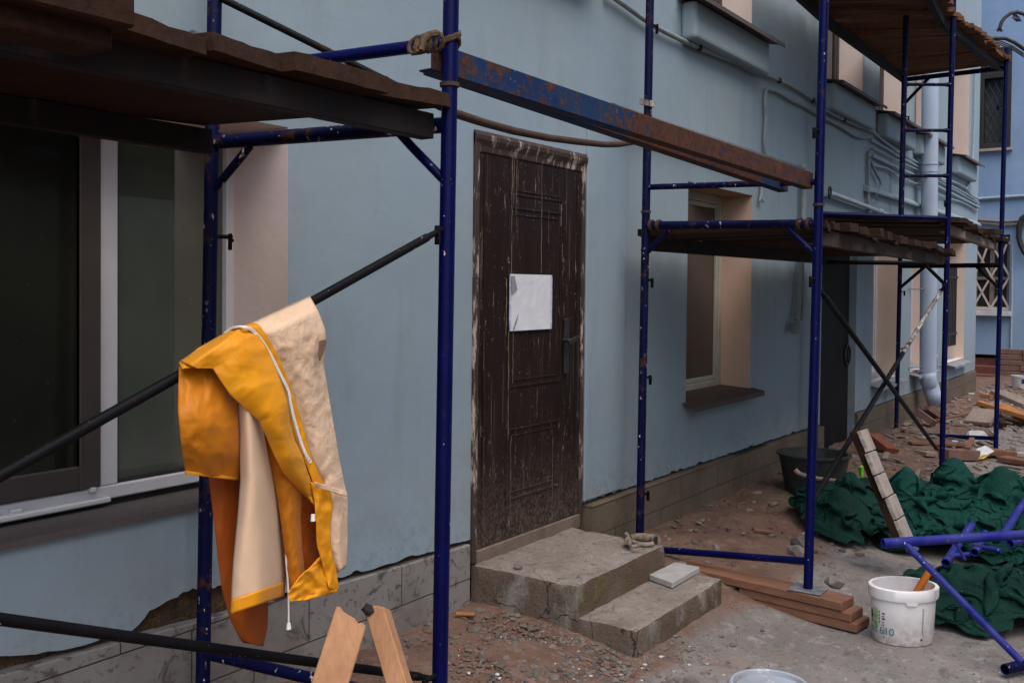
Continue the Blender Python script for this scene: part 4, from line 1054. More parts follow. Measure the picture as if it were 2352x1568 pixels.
# two timbers lying on the near platform, at the upper left
a = PY(262, 40, -1.16); 
single('timber', 'thick timber end jutting out over the near platform, topmost at upper left', 'timber', MB().bar(a, a+V3((-2.2, .06, .01)), .14, .062), M['deckwood_shaded'], 'timbers on the near platform', bevel=.005)
a = PY(222, 84, -1.13)
single('timber', 'short timber end beneath the topmost one, on the near platform edge', 'timber', MB().bar(a+V3((0,0,-.012)), a+V3((-2.0, .05, -.012)), .11, .045), M['deckwood_shaded'], 'timbers on the near platform', bevel=.005)

# ------------------------------------------------------------------ pipes and cables on the facade
def zz(pts, Y): return [PY(x, y, Y) for (x, y) in pts]
def z4(l): return [(1433.6+x*.293, y*.293) for (x, y) in l]
def z5(l): return [(1874.8+x*.293, y*.293) for (x, y) in l]
def z7(l): return [(1874.8+x*.293, 367.6+y*.293) for (x, y) in l]
def z6(l): return [(1433.6+x*.293, 367.6+y*.293) for (x, y) in l]
def smooth(pts, n=4):
    out = []; P = pts
    for i in range(len(P)-1):
        p0, p1, p2, p3 = P[max(0, i-1)], P[i], P[i+1], P[min(len(P)-1, i+2)]
        for k in range(n):
            t = k/n; out.append(.5*((2*p1)+(p2-p0)*t+(2*p0-5*p1+4*p2-p3)*t*t+(3*p1-p0-3*p2+p3)*t**3))
    return out+[P[-1]]
mp = [(1395, -15)]+z4([(0, 40), (180, 170), (300, 240), (440, 310), (590, 378), (740, 440), (910, 500), (1080, 577), (1220, 635), (1370, 710), (1520, 815), (1600, 880)])+z5([(220, 940), (330, 990), (440, 1030)])
cd = thing('cable_conduit', 'long grey painted conduit sagging across the facade above the brown door', 'conduit', PY(1700, 160, -.04))
MB().tube(smooth(zz(mp, -.035)), .017, 10).build('tube', M['cable_paint'], cd, smooth=True)
for k, (x, y) in enumerate(z4([(590, 378), (915, 500), (1215, 632), (1480, 785)])+z5([(220, 938)])):
    p = PY(x, y, -.045); mb = MB(); mb.tube([p+V3((-.012, 0, .006)), p+V3((.012, 0, -.006))], .022, 10); mb.bar(p+V3((0, .03, .03)), p+V3((0, .03, .065)), .02, .006)
    mb.build('clip', M['black_metal'], cd, smooth=True)
mb = MB(); mb.tube(smooth(zz(z4([(1107, 700), (1200, 722), (1300, 785), (1400, 832), (1520, 900), (1600, 945)])+z5([(200, 1000), (300, 1065), (370, 1080), (440, 1075)]), -.025)), .014, 9)
mb.tube(smooth(zz(z4([(1112, 705), (1103, 800), (1108, 950), (1098, 1100), (1110, 1250)])+z6([(1082, 60), (1080, 200), (1068, 305)]), -.025)), .014, 9)
for k in range(4): mb.tube(zz(z6([(1068, 300), (1060+12*k, 325+4*(k % 2))]), -.035), .006, 5)
single('cable_conduit', 'grey conduit turning down the facade to a frayed end beside the second window', 'conduit', mb, M['cable_paint'], smooth=True)
mb = MB()
for (ln, r) in (([(440, 1030), (490, 1075), (560, 1130), (640, 1190), (720, 1235), (820, 1295), (960, 1395), (1060, 1420), (1165, 1472), (1215, 1530), (1275, 1560)], .028),
                ([(430, 1100), (560, 1170), (640, 1222), (720, 1265), (820, 1322), (965, 1402), (1070, 1465), (1190, 1530), (1275, 1590)], .024),
                ([(440, 1160), (500, 1190), (600, 1240), (700, 1290), (820, 1345), (965, 1425), (1100, 1500), (1275, 1600)], .018),
                ([(440, 1222), (640, 1318), (820, 1400), (965, 1470), (1275, 1625)], .034),
                ([(440, 1290), (500, 1310), (545, 1318), (600, 1350), (640, 1385), (740, 1425), (820, 1455), (965, 1530), (1150, 1590), (1265, 1655)], .022)):
    mb.tube(smooth(zz(z5(ln), -.03)), r*.58, 8)
single('cable_bundle', 'bundle of painted cables running behind the drainpipe to the corner', 'cable bundle', mb, M['cable_blue'], smooth=True)
mb = MB(); mb.tube(smooth(zz(z5([(432, 1190), (412, 1215), (410, 1400), (405, 1560)])+z7([(408, 440), (405, 470), (403, 640)]), -.03)), .019, 9)
mb.tube(smooth(zz(z5([(415, 1230), (445, 1310), (495, 1408)]), -.04)), .015, 8); mb.tube(smooth(zz(z5([(495, 1400), (505, 1450), (485, 1490), (400, 1505)]), -.05)), .011, 7)
mb.tube(smooth(zz(z5([(480, 1480), (470, 1530), (478, 1590), (455, 1585)]), -.05)), .007, 6)
single('cable_conduit', 'vertical grey conduit with a loose cable loop left of the drainpipe', 'conduit', mb, M['cable_paint'], smooth=True)
mb = MB(); mb.tube(zz(z7([(75, 262), (130, 268), (300, 330), (480, 398)]), -.05), .024, 12); mb.tube(zz(z7([(480, 398), (510, 405)]), -.05), .030, 12); mb.tube(zz(z7([(505, 408), (660, 465)]), -.05), .022, 12)
single('wall_pipe', 'white sloping pipe above the dark metal door', 'pipe', mb, M['white_pipe'], smooth=True)
p = PY(1901, 442, -.10); MB_r = MB().tube([p+V3((.035*math.cos(t*.5236), -.02, .05*math.sin(t*.5236))) for t in range(13)], .009, 6, cap=False)
single('pipe_clamp', 'black ring clamp at the upper end of the white sloping pipe', 'clamp', MB_r, M['black_metal'], smooth=True)
mb = MB(); mb.tube(smooth(zz([(1846, 384), (1846, 420), (1844, 500), (1840, 600), (1834, 690), (1829, 735)], -.045)), .026, 12)
mb.tube(zz([(1846, 384), (1838, 384)], -.045), .026, 10)
hp = MB(); hp.tube(smooth(zz([(1405, 252), (1500, 284), (1600, 316), (1700, 348), (1800, 381), (1838, 393)], -.05)), .040, 12)
single('wall_pipe', 'dark grey level pipe behind the rusty beams above the second window', 'pipe', hp, M['pipe_grey'], smooth=True)
hp = MB(); hp.tube(smooth(zz([(440, 88), (519, 110), (600, 130), (656, 145), (760, 172), (850, 195)], -.05)), .028, 12)  # dark tube drawn in place of the lintel shadow
single('wall_pipe', 'dark grey tube standing in for the lintel shadow just above the near plank platform', 'pipe', hp, M['pipe_grey'], smooth=True)
gp = thing('wall_pipe', 'grey vertical pipe ending in a fitting between second window and metal door', 'pipe', PY(1840, 600, -.05))
mb.build('tube', M['cable_paint'], gp, smooth=True)
p = PY(1828, 752, -.07); MB().lathe([(.03, .05), (.05, .03), (.055, -.01), (.04, -.05), (.02, -.055)], p, 14).build('fitting', M['cable_paint'], gp, smooth=True)
MB().tube(zz([(1845, 590), (1843, 690), (1841, 735)], -.03), .012, 8).build('thin_tube', M['cable_paint'], gp, smooth=True)
mb = MB(); mb.tube(smooth(zz(z5([(1245, 560), (1240, 800), (1235, 1000), (1225, 1250), (1200, 1430), (1175, 1480)]), -.03)), .014, 7)
single('wall_cable', 'thin pale cable dropping beside the last upper window near the corner', 'cable', mb, M['cable_blue'], smooth=True)

# downpipe
dpx = PY(2136, 500, -.16); RD = .098
dp = thing('drainpipe', 'wide pale blue drainpipe with ribbed elbow at its foot', 'drainpipe', (dpx.x, -.16, .3))
t_, b_ = PY(2137, 160, -.16), PY(2131, 855, -.16)
MB().tube([V3((t_.x+.02, -.16, 6.6)), V3((t_.x, -.16, t_.z)), b_], RD, 28).build('tube', M['downpipe'], dp, smooth=True)
el = [b_, b_+V3((.0, -.005, -.05))]
mb = MB(); e1 = PY(2133, 876, -.17); e2 = PY(2138, 890, -.185); e3 = PY(2146, 918, -.235)
path = [b_, b_.lerp(e1, .6), e1, e1.lerp(e2, .5), e2, e2.lerp(e3, .5), e3+V3((.035, -.01, -.05))]
rr = [RD*1.03, RD*.98, RD*1.05, RD*.97, RD*1.04, RD*1.0, RD*.98]
mb.tube(path, rr, 28, cap=False); s_o = mb.build('elbow', M['downpipe'], dp, smooth=True); so = s_o.modifiers.new('thick', 'SOLIDIFY'); so.thickness = .004
for py in (378, 395, 620, 816, 850): p = PY(2135, py, -.16); MB().tube([p-V3((0,0,.006)), p+V3((0,0,.006))], RD+.006, 28).build('seam_ring', M['downpipe'], dp, smooth=True)
for py in (410, 664, 841):
    p = PY(2136, py, -.16); mb = MB(); mb.tube([p-V3((0,0,.004)), p+V3((0,0,.004))], RD+.009, 28); mb.tube([p+V3((-.45, .16, .0)), p+V3((-RD, 0, 0))], .009, 6); mb.tube([p+V3((.02, -RD-.002, 0)), p+V3((.02, -RD-.03, 0))], .012, 6)
    mb.build('bracket', M['steel'], dp, smooth=True)

# ------------------------------------------------------------------ things on and by the steps
p = PZ(1548, 1322, .182); z = .176; t1, t2, t3, t4 = PZ(1491, 1318, z+.03), PZ(1544, 1337, z+.03), PZ(1607, 1301, z+.03), PZ(1550, 1290, z+.03)
mb = MB(); mb.prism([t1, t2, t3, t4], (0, 0, -.03)); single('stone_tile', 'loose grey stone tile lying on the lower step', 'tile', mb, M['tile'], bevel=.003)
# rag / work glove on the top step
mb = MB(); gl = thing('work_glove', 'dirty crumpled work glove on the top step corner', 'glove', PZ(1475, 1245, .325))
zz_ = .345
pth = [PZ(x, y, zz_) for (x, y) in ((1508, 1240), (1497, 1235), (1480, 1234), (1462, 1232), (1448, 1234))]
MB().tube(pth, [.027, .021, .024, .019, .014], 14).build('cuff', M['cloth_grey'], gl, smooth=True)
for k, (pts, r) in enumerate((([(1500, 1248), (1482, 1250), (1465, 1248), (1452, 1243)], .012), ([(1450, 1236), (1443, 1233), (1438, 1226)], .013), ([(1447, 1240), (1446, 1250), (1452, 1254)], .011), ([(1443, 1235), (1438, 1240), (1437, 1246)], .010), ([(1470, 1250), (1460, 1254), (1452, 1254)], .010))):
    MB().tube(smooth([PZ(x, y, .335+.006*k) for (x, y) in pts], 3), r, 10).build('finger', M['cloth_grey'], gl, smooth=True)
p = PZ(1508, 1240, zz_); q = PZ(1497, 1237, zz_); d = (p-q).normalized(); MB().tube([p-d*.004, p+d*.002], .022, 14).build('cuff_opening', M['black_metal'], gl, smooth=True)
def stone(label, px, py, z, r, mat, sz=(1,1,.75), grp=None, seed=0):
    c_ = PZ(px, py, z); mb = MB(); mb.rock((c_.x, c_.y, z+r*.55*sz[2]), r, sz, rnd=random.Random(seed)); return single('stone', label, 'stone', mb, mat, grp, bevel=.003)
stone('small grey stone on the left of the top step', 1189, 1307, .322, .026, M['rubble'], (1, 1, .8), seed=3)
stone('brownish stone beside the plank stack, next to the base plate', 1917, 1346, .06, .05, M['stone'], seed=5)
stone('rounded stone near the middle frame post, below another', 1832, 1272, .10, .055, M['stone'], (1.2, .9, .7), seed=6)
stone('angular stone near the middle frame post, uppermost of two', 1836, 1256, .11, .06, M['rubble'], (1.3, .8, .7), seed=8)

# plank stack under the middle frame
zt3 = zb0-.010
def plankstack():
    pe = [((1945, 1386), (1905, 1402)), None]
    base = online(*LBF, zb0)
    dirn = (PZ(1945, 1376, zt3)-PZ(1660, 1312, zt3)); dirn.z = 0; dirn.normalize()
    sd = V3((-dirn.y, dirn.x, 0))
    thk = (zt3-gz(5.1, -1.3)-.0)/3
    ends = [PZ(1927, 1386, zt3), PZ(1968, 1400, zt3-thk), PZ(1984, 1422, zt3-2*thk)]
    lab = ['topmost plank of the stack under the middle post', 'second plank from the top of the stack under the middle post', 'lowest plank of the stack under the middle post']
    for k, e in enumerate(ends):
        L = (1.12, .62, .80)[k]; wd = (.15, .15, .16)[k]
        c0 = V3((base.x, base.y, 0)); rel = (e-c0).dot(dirn); q = c0+dirn*rel; q = V3((q.x, q.y, zt3-thk*(k+.5)-.0005*k)) + sd*(-.0+.01*k)
        p_ = q-dirn*L
        single('plank', lab[k], 'plank', MB().bar(p_, q, wd, thk-.002), M['plank'], 'planks stacked under the middle post', bevel=.004)
plankstack()

# two raw boards leaning in front of the lower black tube
def leanboard(c_top, c_bot, w, th, label, facing):
    a_, b_ = V3(c_top), V3(c_bot); d = (b_-a_).normalized(); wv = V3(facing); wv = (wv-d*wv.dot(d)).normalized(); nv = d.cross(wv)
    mb = MB(); vs = []; n = 8
    for i in range(n+1):
        u = i/n*2-1; e = .010*N(u*3.1, len(label))+.014*u+.006*N(u*13, 2)
        for sgn in (1, -1):
            vs.append(a_+wv*u*w/2+d*(e if sgn > 0 else e+.004)+nv*sgn*th/2); vs.append(b_+wv*u*w/2+nv*sgn*th/2)
    fs = []
    for i in range(n):
        o_ = i*4; p_ = (i+1)*4
        fs += [(o_, o_+1, p_+1, p_), (o_+2, p_+2, p_+3, o_+3), (o_, p_, p_+2, o_+2), (o_+1, o_+3, p_+3, p_+1)]
    fs += [(0, 2, 3, 1), (n*4, n*4+1, n*4+3, n*4+2)]
    mb.add(vs, fs); return single('board', label, 'board', mb, M['freshwood'], 'raw boards leaning at the near post', bevel=.003)
a1 = PD(806, 1416, 2.55); b1_ = PD(757, 1572, 2.47); d = b1_-a1
k = (gz(1.9, -1.3)+.0-a1.z)/d.z
leanboard(a1, a1+d*k, .088, .03, 'wide raw board with splintered top, left of the leaning pair', RGT*.97+FWD*.25)
a2 = PD(864, 1392, 2.72); b2_ = PD(917, 1568, 2.62); d = b2_-a2; k = (gz(2.2, -1.3)-a2.z)/d.z
leanboard(a2, a2+d*k, .055, .05, 'narrow raw batten with a dark knot at its top, right of the leaning pair', RGT*.95-FWD*.3)
p = PD(845, 1401, 2.69); single('wood_knot', 'charred black knob on the top of the narrow batten', 'knot', MB().rock(p, .017, (1, 1, 1.2), rnd=random.Random(2)), M['black_metal'])

# ------------------------------------------------------------------ bucket, lid, tub
bc = PZ(2073, 1462, -.02); bc = V3((bc.x, bc.y, -.027))
sc_ = FPX/((bc-CAM).dot(FWD)); ang_b = _a
RX = 76/sc_; HB = (1478-1352)/sc_
print('bucket', bc, RX*2, HB)
bk = thing('plastic_bucket', 'dirty white oval plastic bucket with a spatula standing in it', 'bucket', bc)
BA = math.atan2(RGT.y, RGT.x)+.12
prof = [(RX*.885, 0), (RX*.90, .004), (RX*.965, HB*.86), (RX*.965, HB*.985), (RX*.93, HB*.985), (RX*.93, HB*.86), (RX*.86, .012), (RX*.5, .010)]
MB().lathe(prof, bc, 56, 1, .80, ang=BA).build('body', M['bucket'], bk, smooth=True)
rim = [(RX*.96, HB*.80), (RX*1.03, HB*.80), (RX*1.045, HB*.83), (RX*1.045, HB*.985), (RX*1.02, HB*1.0), (RX*.93, HB*1.0), (RX*.925, HB*.98), (RX*.96, HB*.97)]
mb = MB(); mb.lathe(rim, bc, 56, 1, .80, ang=BA); mb.f = mb.f[:-2]; mb.m = mb.m[:-2]
rimo = mb.build('rim', M['bucket'], bk, smooth=True)
def on_bucket(a, h, off=.0012):
    r = (RX*lerp(.90, .965, h/.86)+off); x, y = r*math.cos(a), .80*r*math.sin(a)
    return bc+V3((x*math.cos(BA)-y*math.sin(BA), x*math.sin(BA)+y*math.cos(BA), h*HB))
af = math.atan2((CAM-bc).y, (CAM-bc).x)-BA             # the bucket angle that faces the camera
mb = MB(); vs = []
n = 9
for i in range(n+1):                                   # the pull tab below the rim
    a = af+lerp(.17, .52, i/n); dz_ = 0 if i in (0, n) else -.055
    r = RX*1.04
    for (h, rr_) in ((.83, r), (.80+dz_, RX*1.03), (.80+dz_, RX*.96)):
        x, y = rr_*math.cos(a), .80*rr_*math.sin(a); vs.append(bc+V3((x*math.cos(BA)-y*math.sin(BA), x*math.sin(BA)+y*math.cos(BA), h*HB)))
mb.add(vs, [(i*3+k, (i+1)*3+k, (i+1)*3+k+1, i*3+k+1) for i in range(n) for k in range(2)]); mb.build('pull_tab', M['bucket'], rimo, smooth=True)
def text_polys(s, size):
    cu = bpy.data.curves.new('t', 'FONT'); cu.body = s; cu.size = size; cu.resolution_u = 3
    ob = bpy.data.objects.new('t', cu); COL.objects.link(ob)
    dg = bpy.context.evaluated_depsgraph_get(); me = ob.evaluated_get(dg).to_mesh()
    vs = [v.co.copy() for v in me.vertices]; fs = [tuple(p.vertices) for p in me.polygons]
    ob.evaluated_get(dg).to_mesh_clear(); bpy.data.objects.remove(ob); bpy.data.curves.remove(cu); return vs, fs
def print_on(parent, polys, a0, h0, mat, name, rot=False, bold=1.0):
    vs, fs = polys; mb = MB()
    # cut long faces a little by simple mapping of each vertex round the wall
    mb.add([on_bucket(a0+((-v.y if rot else v.x)/(RX*.86)), h0+((v.x if rot else v.y)/HB), .0015) for v in vs], fs); return mb.build(name, mat, parent)
# angles: seen from the camera, larger angle = further right
print_on(bk, text_polys('ond 610', .052), af-1.42, .17, M['ink_teal'], 'lettering')
print_on(bk, text_polys('POL', .026), af-1.22, .325, M['ink_dark'], 'lettering')
mb = MB()
def patch_b(mb, a0, a1, h0, h1, n=4):
    vs = []
    for i in range(n+1):
        for h in (h0, h1): vs.append(on_bucket(a0+(a1-a0)*i/n, h, .0014))
    mb.add(vs, [(i*2, (i+1)*2, (i+1)*2+1, i*2+1) for i in range(n)])
rb = random.Random(4)
patch_b(mb, af-1.30, af-1.12, .40, .56); patch_b(mb, af-1.18, af-1.05, .43, .48)
for k in range(14): patch_b(mb, af-.60+rb.uniform(0, .07), af-.60+rb.uniform(.075, .11), .10+k*.014, .106+k*.014, 1)
for k in range(5): patch_b(mb, af-.60, af-.60+rb.uniform(.05, .11), .33+k*.05, .345+k*.05+rb.uniform(0, .02), 1)
for k in range(4): patch_b(mb, af-.74, af-.70, .36+k*.06, .40+k*.06, 1)
for k in range(26): patch_b(mb, af+.70+rb.uniform(0, .02), af+.70+rb.uniform(.06, .09), .22+k*.018, .226+k*.018, 1)
patch_b(mb, af+.68, af+.76, .10, .135, 1)
mb.build('small_print', M['ink_dark'], bk)
mb = MB()
for k in range(4):
    a = af-.98+k*.06; L = [on_bucket(a+.02*math.sin(t*1.1+k), .26+.06*t-.0, .0012) for t in range(7)]
    mb.tube(L, [.001, .004, .007, .005, .006, .004, .001], 6)
mb.build('leaf_print', M['ink_green'], bk)
# spatula in the bucket
spt = thing('spatula', 'orange handled spatula leaning in the white bucket', 'spatula', bc+V3((0, 0, .05)))
top = PD(2134, 1312, (bc-CAM).dot(FWD)+.02); lowp = PD(2104, 1362, (bc-CAM).dot(FWD)+.03); d = (lowp-top).normalized()
MB().tube([top, top+d*.03, top+d*.075, lowp+d*.03], [.016, .017, .019, .017], 12).build('handle', M['orange_plastic'], spt, smooth=True)
MB().tube([top-d*.001, top+d*.006], .007, 8).build('hanging_hole', M['black_metal'], spt, smooth=True)
MB().bar(lowp+d*.02, lowp+d*.13, .07, .003, up=RGT).build('blade', M['steel'], spt)
single('trowel', 'second orange tool stub inside the bucket at its right rim', 'tool', MB().tube([PD(2150, 1352, (bc-CAM).dot(FWD)-.0), PD(2130, 1368, (bc-CAM).dot(FWD)+.01)], .018, 10), M['orange_plastic'], smooth=True)
# lid, bottom edge
lc = PZ(1768, 1570, .0); ls = FPX/((lc-CAM).dot(FWD)); RL = 92/ls
ld = thing('paint_can_lid', 'paint smeared round metal lid lying on the concrete at the bottom edge', 'lid', V3((lc.x, lc.y, -.022)))
prof = [(0.001, .010), (RL*.80, .010), (RL*.84, .004), (RL*.88, .004), (RL*.90, .022), (RL*.955, .026), (RL*1.0, .020), (RL*1.01, .0), (RL*.9, -.002)]
MB().lathe(prof, (lc.x, lc.y, -.022), 56).build('disc', M['lid'], ld, smooth=True)
MB().box(lc.x-RL*.25, lc.x+RL*.1, lc.y+RL*.0, lc.y+RL*.15, -.0118, -.0108).build('sticker', M['paper_white'], ld)
# mortar tub behind the middle frame
tc = V3((7.55, -.52, gz(7.5, -.52)))
tb = thing('mortar_tub', 'black mortar tub behind the middle frame, half covered by green net', 'tub', tc)
MB().lathe([(.20, 0), (.26, .30), (.275, .30), (.275, .315), (.245, .315), (.19, .02)], tc, 36).build('body', M['tub'], tb, smooth=True)
mb = MB(); ln = [(1826, 1078), (1836, 1087), (1856, 1094), (1880, 1099), (1910, 1103), (1940, 1107), (1970, 1108), (1996, 1105)]
mb.tube(smooth([PY(x, y, lerp(-.66, -.83, i/7)) for i, (x, y) in enumerate(ln)]), .016, 8); mb.build('handle', M['greywood'], tb, smooth=True)
p = PY(1982, 1088, -.78); mb = MB(); mb.prism([p+V3((-.05, 0, .06)), p+V3((.03, 0, .06)), p+V3((.08, .02, -.07)), p+V3((.03, .02, -.01))], (0, .02, 0))
single('hi_vis_strip', 'bright green strip of plastic lying at the tub edge', 'plastic strip', mb, M['hivis'])

# ------------------------------------------------------------------ leaning board panel
T0, B0 = PY(1966, 990, -1.22), PY(2072, 1250, -1.50)
bz = gz(B0.x, B0.y)
d = (B0-T0).normalized(); vw = (T0.lerp(B0, .5)-CAM).normalized(); wv = (vw*.955+RGT*.30); wv = (wv-d*wv.dot(d)).normalized(); nv = d.cross(wv).normalized()
if nv.dot(RGT) > 0: nv = -nv
pn = thing('wooden_pallet', 'wooden board panel on edge leaning left against the white braces', 'panel', B0)
Lp = (B0-T0).length; nb = 5
for k in range(nb):
    s0, s1 = Lp*k/nb+.004, Lp*(k+1)/nb-.003; rk = random.Random(30+k); e = rk.uniform(-.03, .045); w = .20+rk.uniform(-.04, .05)
    a_, b_ = T0+d*s0, T0+d*s1
    mb = MB(); vs = []; n = 5
    for i in range(n+1):
        p_ = a_.lerp(b_, i/n)+wv*(e+.012*N(i*.9, k)); q_ = a_.lerp(b_, i/n)+wv*w
        vs += [p_, q_, q_-nv*.026, p_-nv*.026]
    fs = [(i*4+j, i*4+(j+1) % 4, (i+1)*4+(j+1) % 4, (i+1)*4+j) for i in range(n) for j in range(4)]+[(0,3,2,1), tuple(n*4+j for j in range(4))]
    mb.add(vs, fs); mb.build('board', M['palewood'], pn, bevel=.003)
mb = MB(); off = nv*.003
mb.obox((T0+B0)/2+wv*.045+nv*.022, d*Lp/2*1.02, wv*.03, nv*.021); mb.obox((T0+B0)/2+wv*.15+nv*.022, d*Lp/2*1.02, wv*.035, nv*.021)
mb.build('batten', M['deckwood_shaded'], pn, bevel=.003)

# ------------------------------------------------------------------ green nets
def net_heap(label, c, ang, rx, ry, h, mat, seed, big=1.75, nx=104, hills=5):
    """A net thrown down in a heap: a sheet much larger than its footprint, relaxed until it lies in folds."""
    rg = np.random.RandomState(seed); ca, sa = math.cos(ang), math.sin(ang); ny = max(30, int(nx*ry/rx*1.1))
    d = 2*rx*big/nx
    jj, ii = np.mgrid[0:ny, 0:nx]
    rest = np.stack([ii*d, jj*d, jj*0.0], -1)
    u = ii/(nx-1)*2-1; v = jj/(ny-1)*2-1
    x = u*np.sqrt(1-v*v/2)*rx; y = v*np.sqrt(1-u*u/2)*ry
    hl = [(rg.uniform(-.6, .6)*rx, rg.uniform(-.45, .45)*ry, rg.uniform(.16, .30), rg.uniform(.5, 1.0)) for _ in range(hills)]
    def lump(x, y):
        r2 = (x/rx)**2+(y/ry)**2; z = .55*h*np.clip(1-r2**1.5, 0, 1)
        for (hx, hy, hr, ha) in hl: z = np.maximum(z, ha*h*.95*np.exp(-((x-hx)**2+(y-hy)**2)/(hr*hr*.8))*np.clip(1.25-r2, 0, 1))
        return z
    nz = np.zeros((ny, nx, 3))
    for q, amp in ((2.2, .10), (5.0, .055), (11.0, .02)):
        for k in range(3):
            nz[..., k] += amp*np.array([[noise.noise(V3((X*q+k*17+seed, Y*q, seed*1.7))) for X, Y in zip(r0, r1)] for r0, r1 in zip(x, y)])
    P = np.stack([x, y, lump(x, y)+.03], -1)+nz*np.array([.45, .45, 1.0]); P[..., 2] += .04
    wob = 1+.10*np.sin(3*np.arctan2(y, x)+seed)+.05*np.sin(7*np.arctan2(y, x)+seed*2)
    def post(P, it):
        X, Y = P[..., 0], P[..., 1]; r = np.sqrt((X/rx)**2+(Y/ry)**2)+1e-9
        th = np.arctan2(Y/ry, X/rx); lim = 1+.09*np.sin(3*th+seed)+.05*np.sin(8*th+seed*2)
        f = np.where(r > lim, lim/r, 1.0); P[..., 0] = X*f; P[..., 1] = Y*f
        P[..., 2] = np.maximum(P[..., 2], lump(P[..., 0], P[..., 1])+.004)
        top = h*1.12; P[..., 2] = np.where(P[..., 2] > top, top+(P[..., 2]-top)*.7, P[..., 2])
        return P
    P = relax(P, rest, np.zeros((ny, nx), bool), 240, .0012, post, .90, .74)
    mb = MB()
    for j in range(ny):
        for i in range(nx):
            px_, py_, pz_ = P[j, i]; wx, wy = c[0]+ca*px_-sa*py_, c[1]+sa*px_+ca*py_
            mb.v.append(V3((wx, wy, gz(wx, wy)+pz_+.004)))
    for j in range(ny-1):
        for i in range(nx-1): mb.f.append([j*nx+i, j*nx+i+1, (j+1)*nx+i+1, (j+1)*nx+i]); mb.m.append(0)
    o_ = single('debris_net', label, 'net', mb, mat, 'heaps of green debris net', smooth=True, ang=180)
    sb = o_.modifiers.new('soft', 'SUBSURF'); sb.levels = sb.render_levels = 1
    return o_
vdir = math.atan2(RGT.y, RGT.x)
def heap_at(px, py, z): return PZ(px, py, z)
c1 = PZ(2222, 1200, .10); net_heap('bright green crumpled debris net heap, largest, right of the leaning panel', (c1.x, c1.y), vdir-.30, .70, .74, .58, M['net'], 4, 1.9, 120, 8)
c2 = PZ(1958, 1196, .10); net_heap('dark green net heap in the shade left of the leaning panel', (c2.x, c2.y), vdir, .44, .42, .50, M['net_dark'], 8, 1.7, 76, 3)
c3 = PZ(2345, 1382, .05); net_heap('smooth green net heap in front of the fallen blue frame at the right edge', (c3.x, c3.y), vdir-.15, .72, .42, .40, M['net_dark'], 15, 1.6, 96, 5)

# ------------------------------------------------------------------ fallen scaffold frames
pA = PZ(2028, 1247, .44); pB = PZ(2352, 1227, .47); dA = (pB-pA).normalized()
ff = thing('fallen_frame', 'bright blue scaffold frame lying tilted over the green net, ladder like, at right', 'scaffold frame', pA, 'fallen scaffold frames')
MB().pipe(pA, pB+dA*.9, .0235).build('pole', M['blue_paint_dusty'], ff, smooth=True)
lA = pA+dA*((PZ(2077, 1245, .445)-pA).length); lB = PZ(2347, 1520, .03)
MB().tube([lA, lB], .0165, 12).build('transom', M['blue_paint_dusty'], ff, smooth=True)
qA = PZ(2308, 1536, .012); qd = (PZ(2352, 1526, .012)-qA).normalized(); MB().pipe(qA, qA+qd*1.1, .0235).build('pole', M['blue_paint_old'], ff, smooth=True)
p = pA+dA*((PZ(2195, 1240, .455)-pA).length); MB().tube([p, p+V3((.035, -.05, -.10))], .008, 8).build('lock_pin', M['blue_paint_dusty'], ff, smooth=True)
f2 = thing('fallen_frame', 'dusty blue frame half buried in the green net behind the long blue pole', 'scaffold frame', PZ(2240, 1270, .15), 'fallen scaffold frames')
def stub(px0, py0, z0, px1, py1, z1, r=.0235, nm='pole'):
    a_, b_ = PZ(px0, py0, z0), PZ(px1, py1, z1); MB().pipe(a_, b_, r).build(nm, M['blue_paint_dusty'], f2, smooth=True); return a_, b_
a_, b_ = stub(2172, 1292, .20, 2232, 1205, .26); dd = (b_-a_).normalized(); MB().tube([a_+dd*.075-dd*.006, a_+dd*.075+dd*.006], .028, 14).build('collar', M['rustrod'], f2, smooth=True)
MB().tube([a_+dd*.12, PZ(2225, 1272, .22)], .014, 10).build('strut', M['blue_paint_dusty'], f2, smooth=True)
a_, b_ = stub(2238, 1268, .22, 2262, 1225, .26); dd = (b_-a_).normalized(); MB().tube([a_+dd*.06-dd*.006, a_+dd*.06+dd*.006], .028, 14).build('collar', M['rustrod'], f2, smooth=True)
MB().tube([a_+dd*.10, PZ(2300, 1264, .24)], .014, 10).build('strut', M['blue_paint_dusty'], f2, smooth=True)
stub(2300, 1235, .25, 2372, 1120, .34); stub(2320, 1248, .23, 2400, 1216, .27)
single('crushed_can', 'crumpled red and blue packet beneath the fallen blue pole', 'packet', MB().rock(PZ(2096, 1262, .17), .045, (1.2, .8, .7), rnd=random.Random(7)), M['bluerag'], bevel=.004)

# ------------------------------------------------------------------ debris in the yard
def lie(name, label, cat, p, q, w, h, mat, grp=None, up=(0,0,1), bev=.004):
    return single(name, label, cat, MB().bar(p, q, w, h, up), mat, grp, bevel=bev)
def G(px, py, dz=0.0):
    p = PZ(px, py, .02)
    for _ in range(3): p = PZ(px, py, gz(p.x, p.y)+dz)
    return p
lie('brick', 'bright red brick slab leaning at the plinth behind the leaning panel', 'brick', G(2004, 1000, .12), G(2050, 1036, .03), .16, .06, M['brick'], 'red bricks', (.3, .2, 1))
lie('brick', 'dusty red brick slanting under the drainpipe, front of the two', 'brick', G(2107, 944, .16), G(2146, 972, .04), .22, .07, M['brickdust'], 'red bricks', (.2, 0, 1))
lie('brick', 'red brick under the drainpipe spout, rear of the two', 'brick', G(2128, 936, .16), G(2160, 960, .04), .20, .07, M['brickdust'], 'red bricks', (.2, 0, 1))
lie('brick', 'long red brown block on the ground right of the ladder frame post', 'brick', G(2166, 1042, .06), G(2238, 1044, .06), .14, .10, M['brickdust'], 'red bricks')
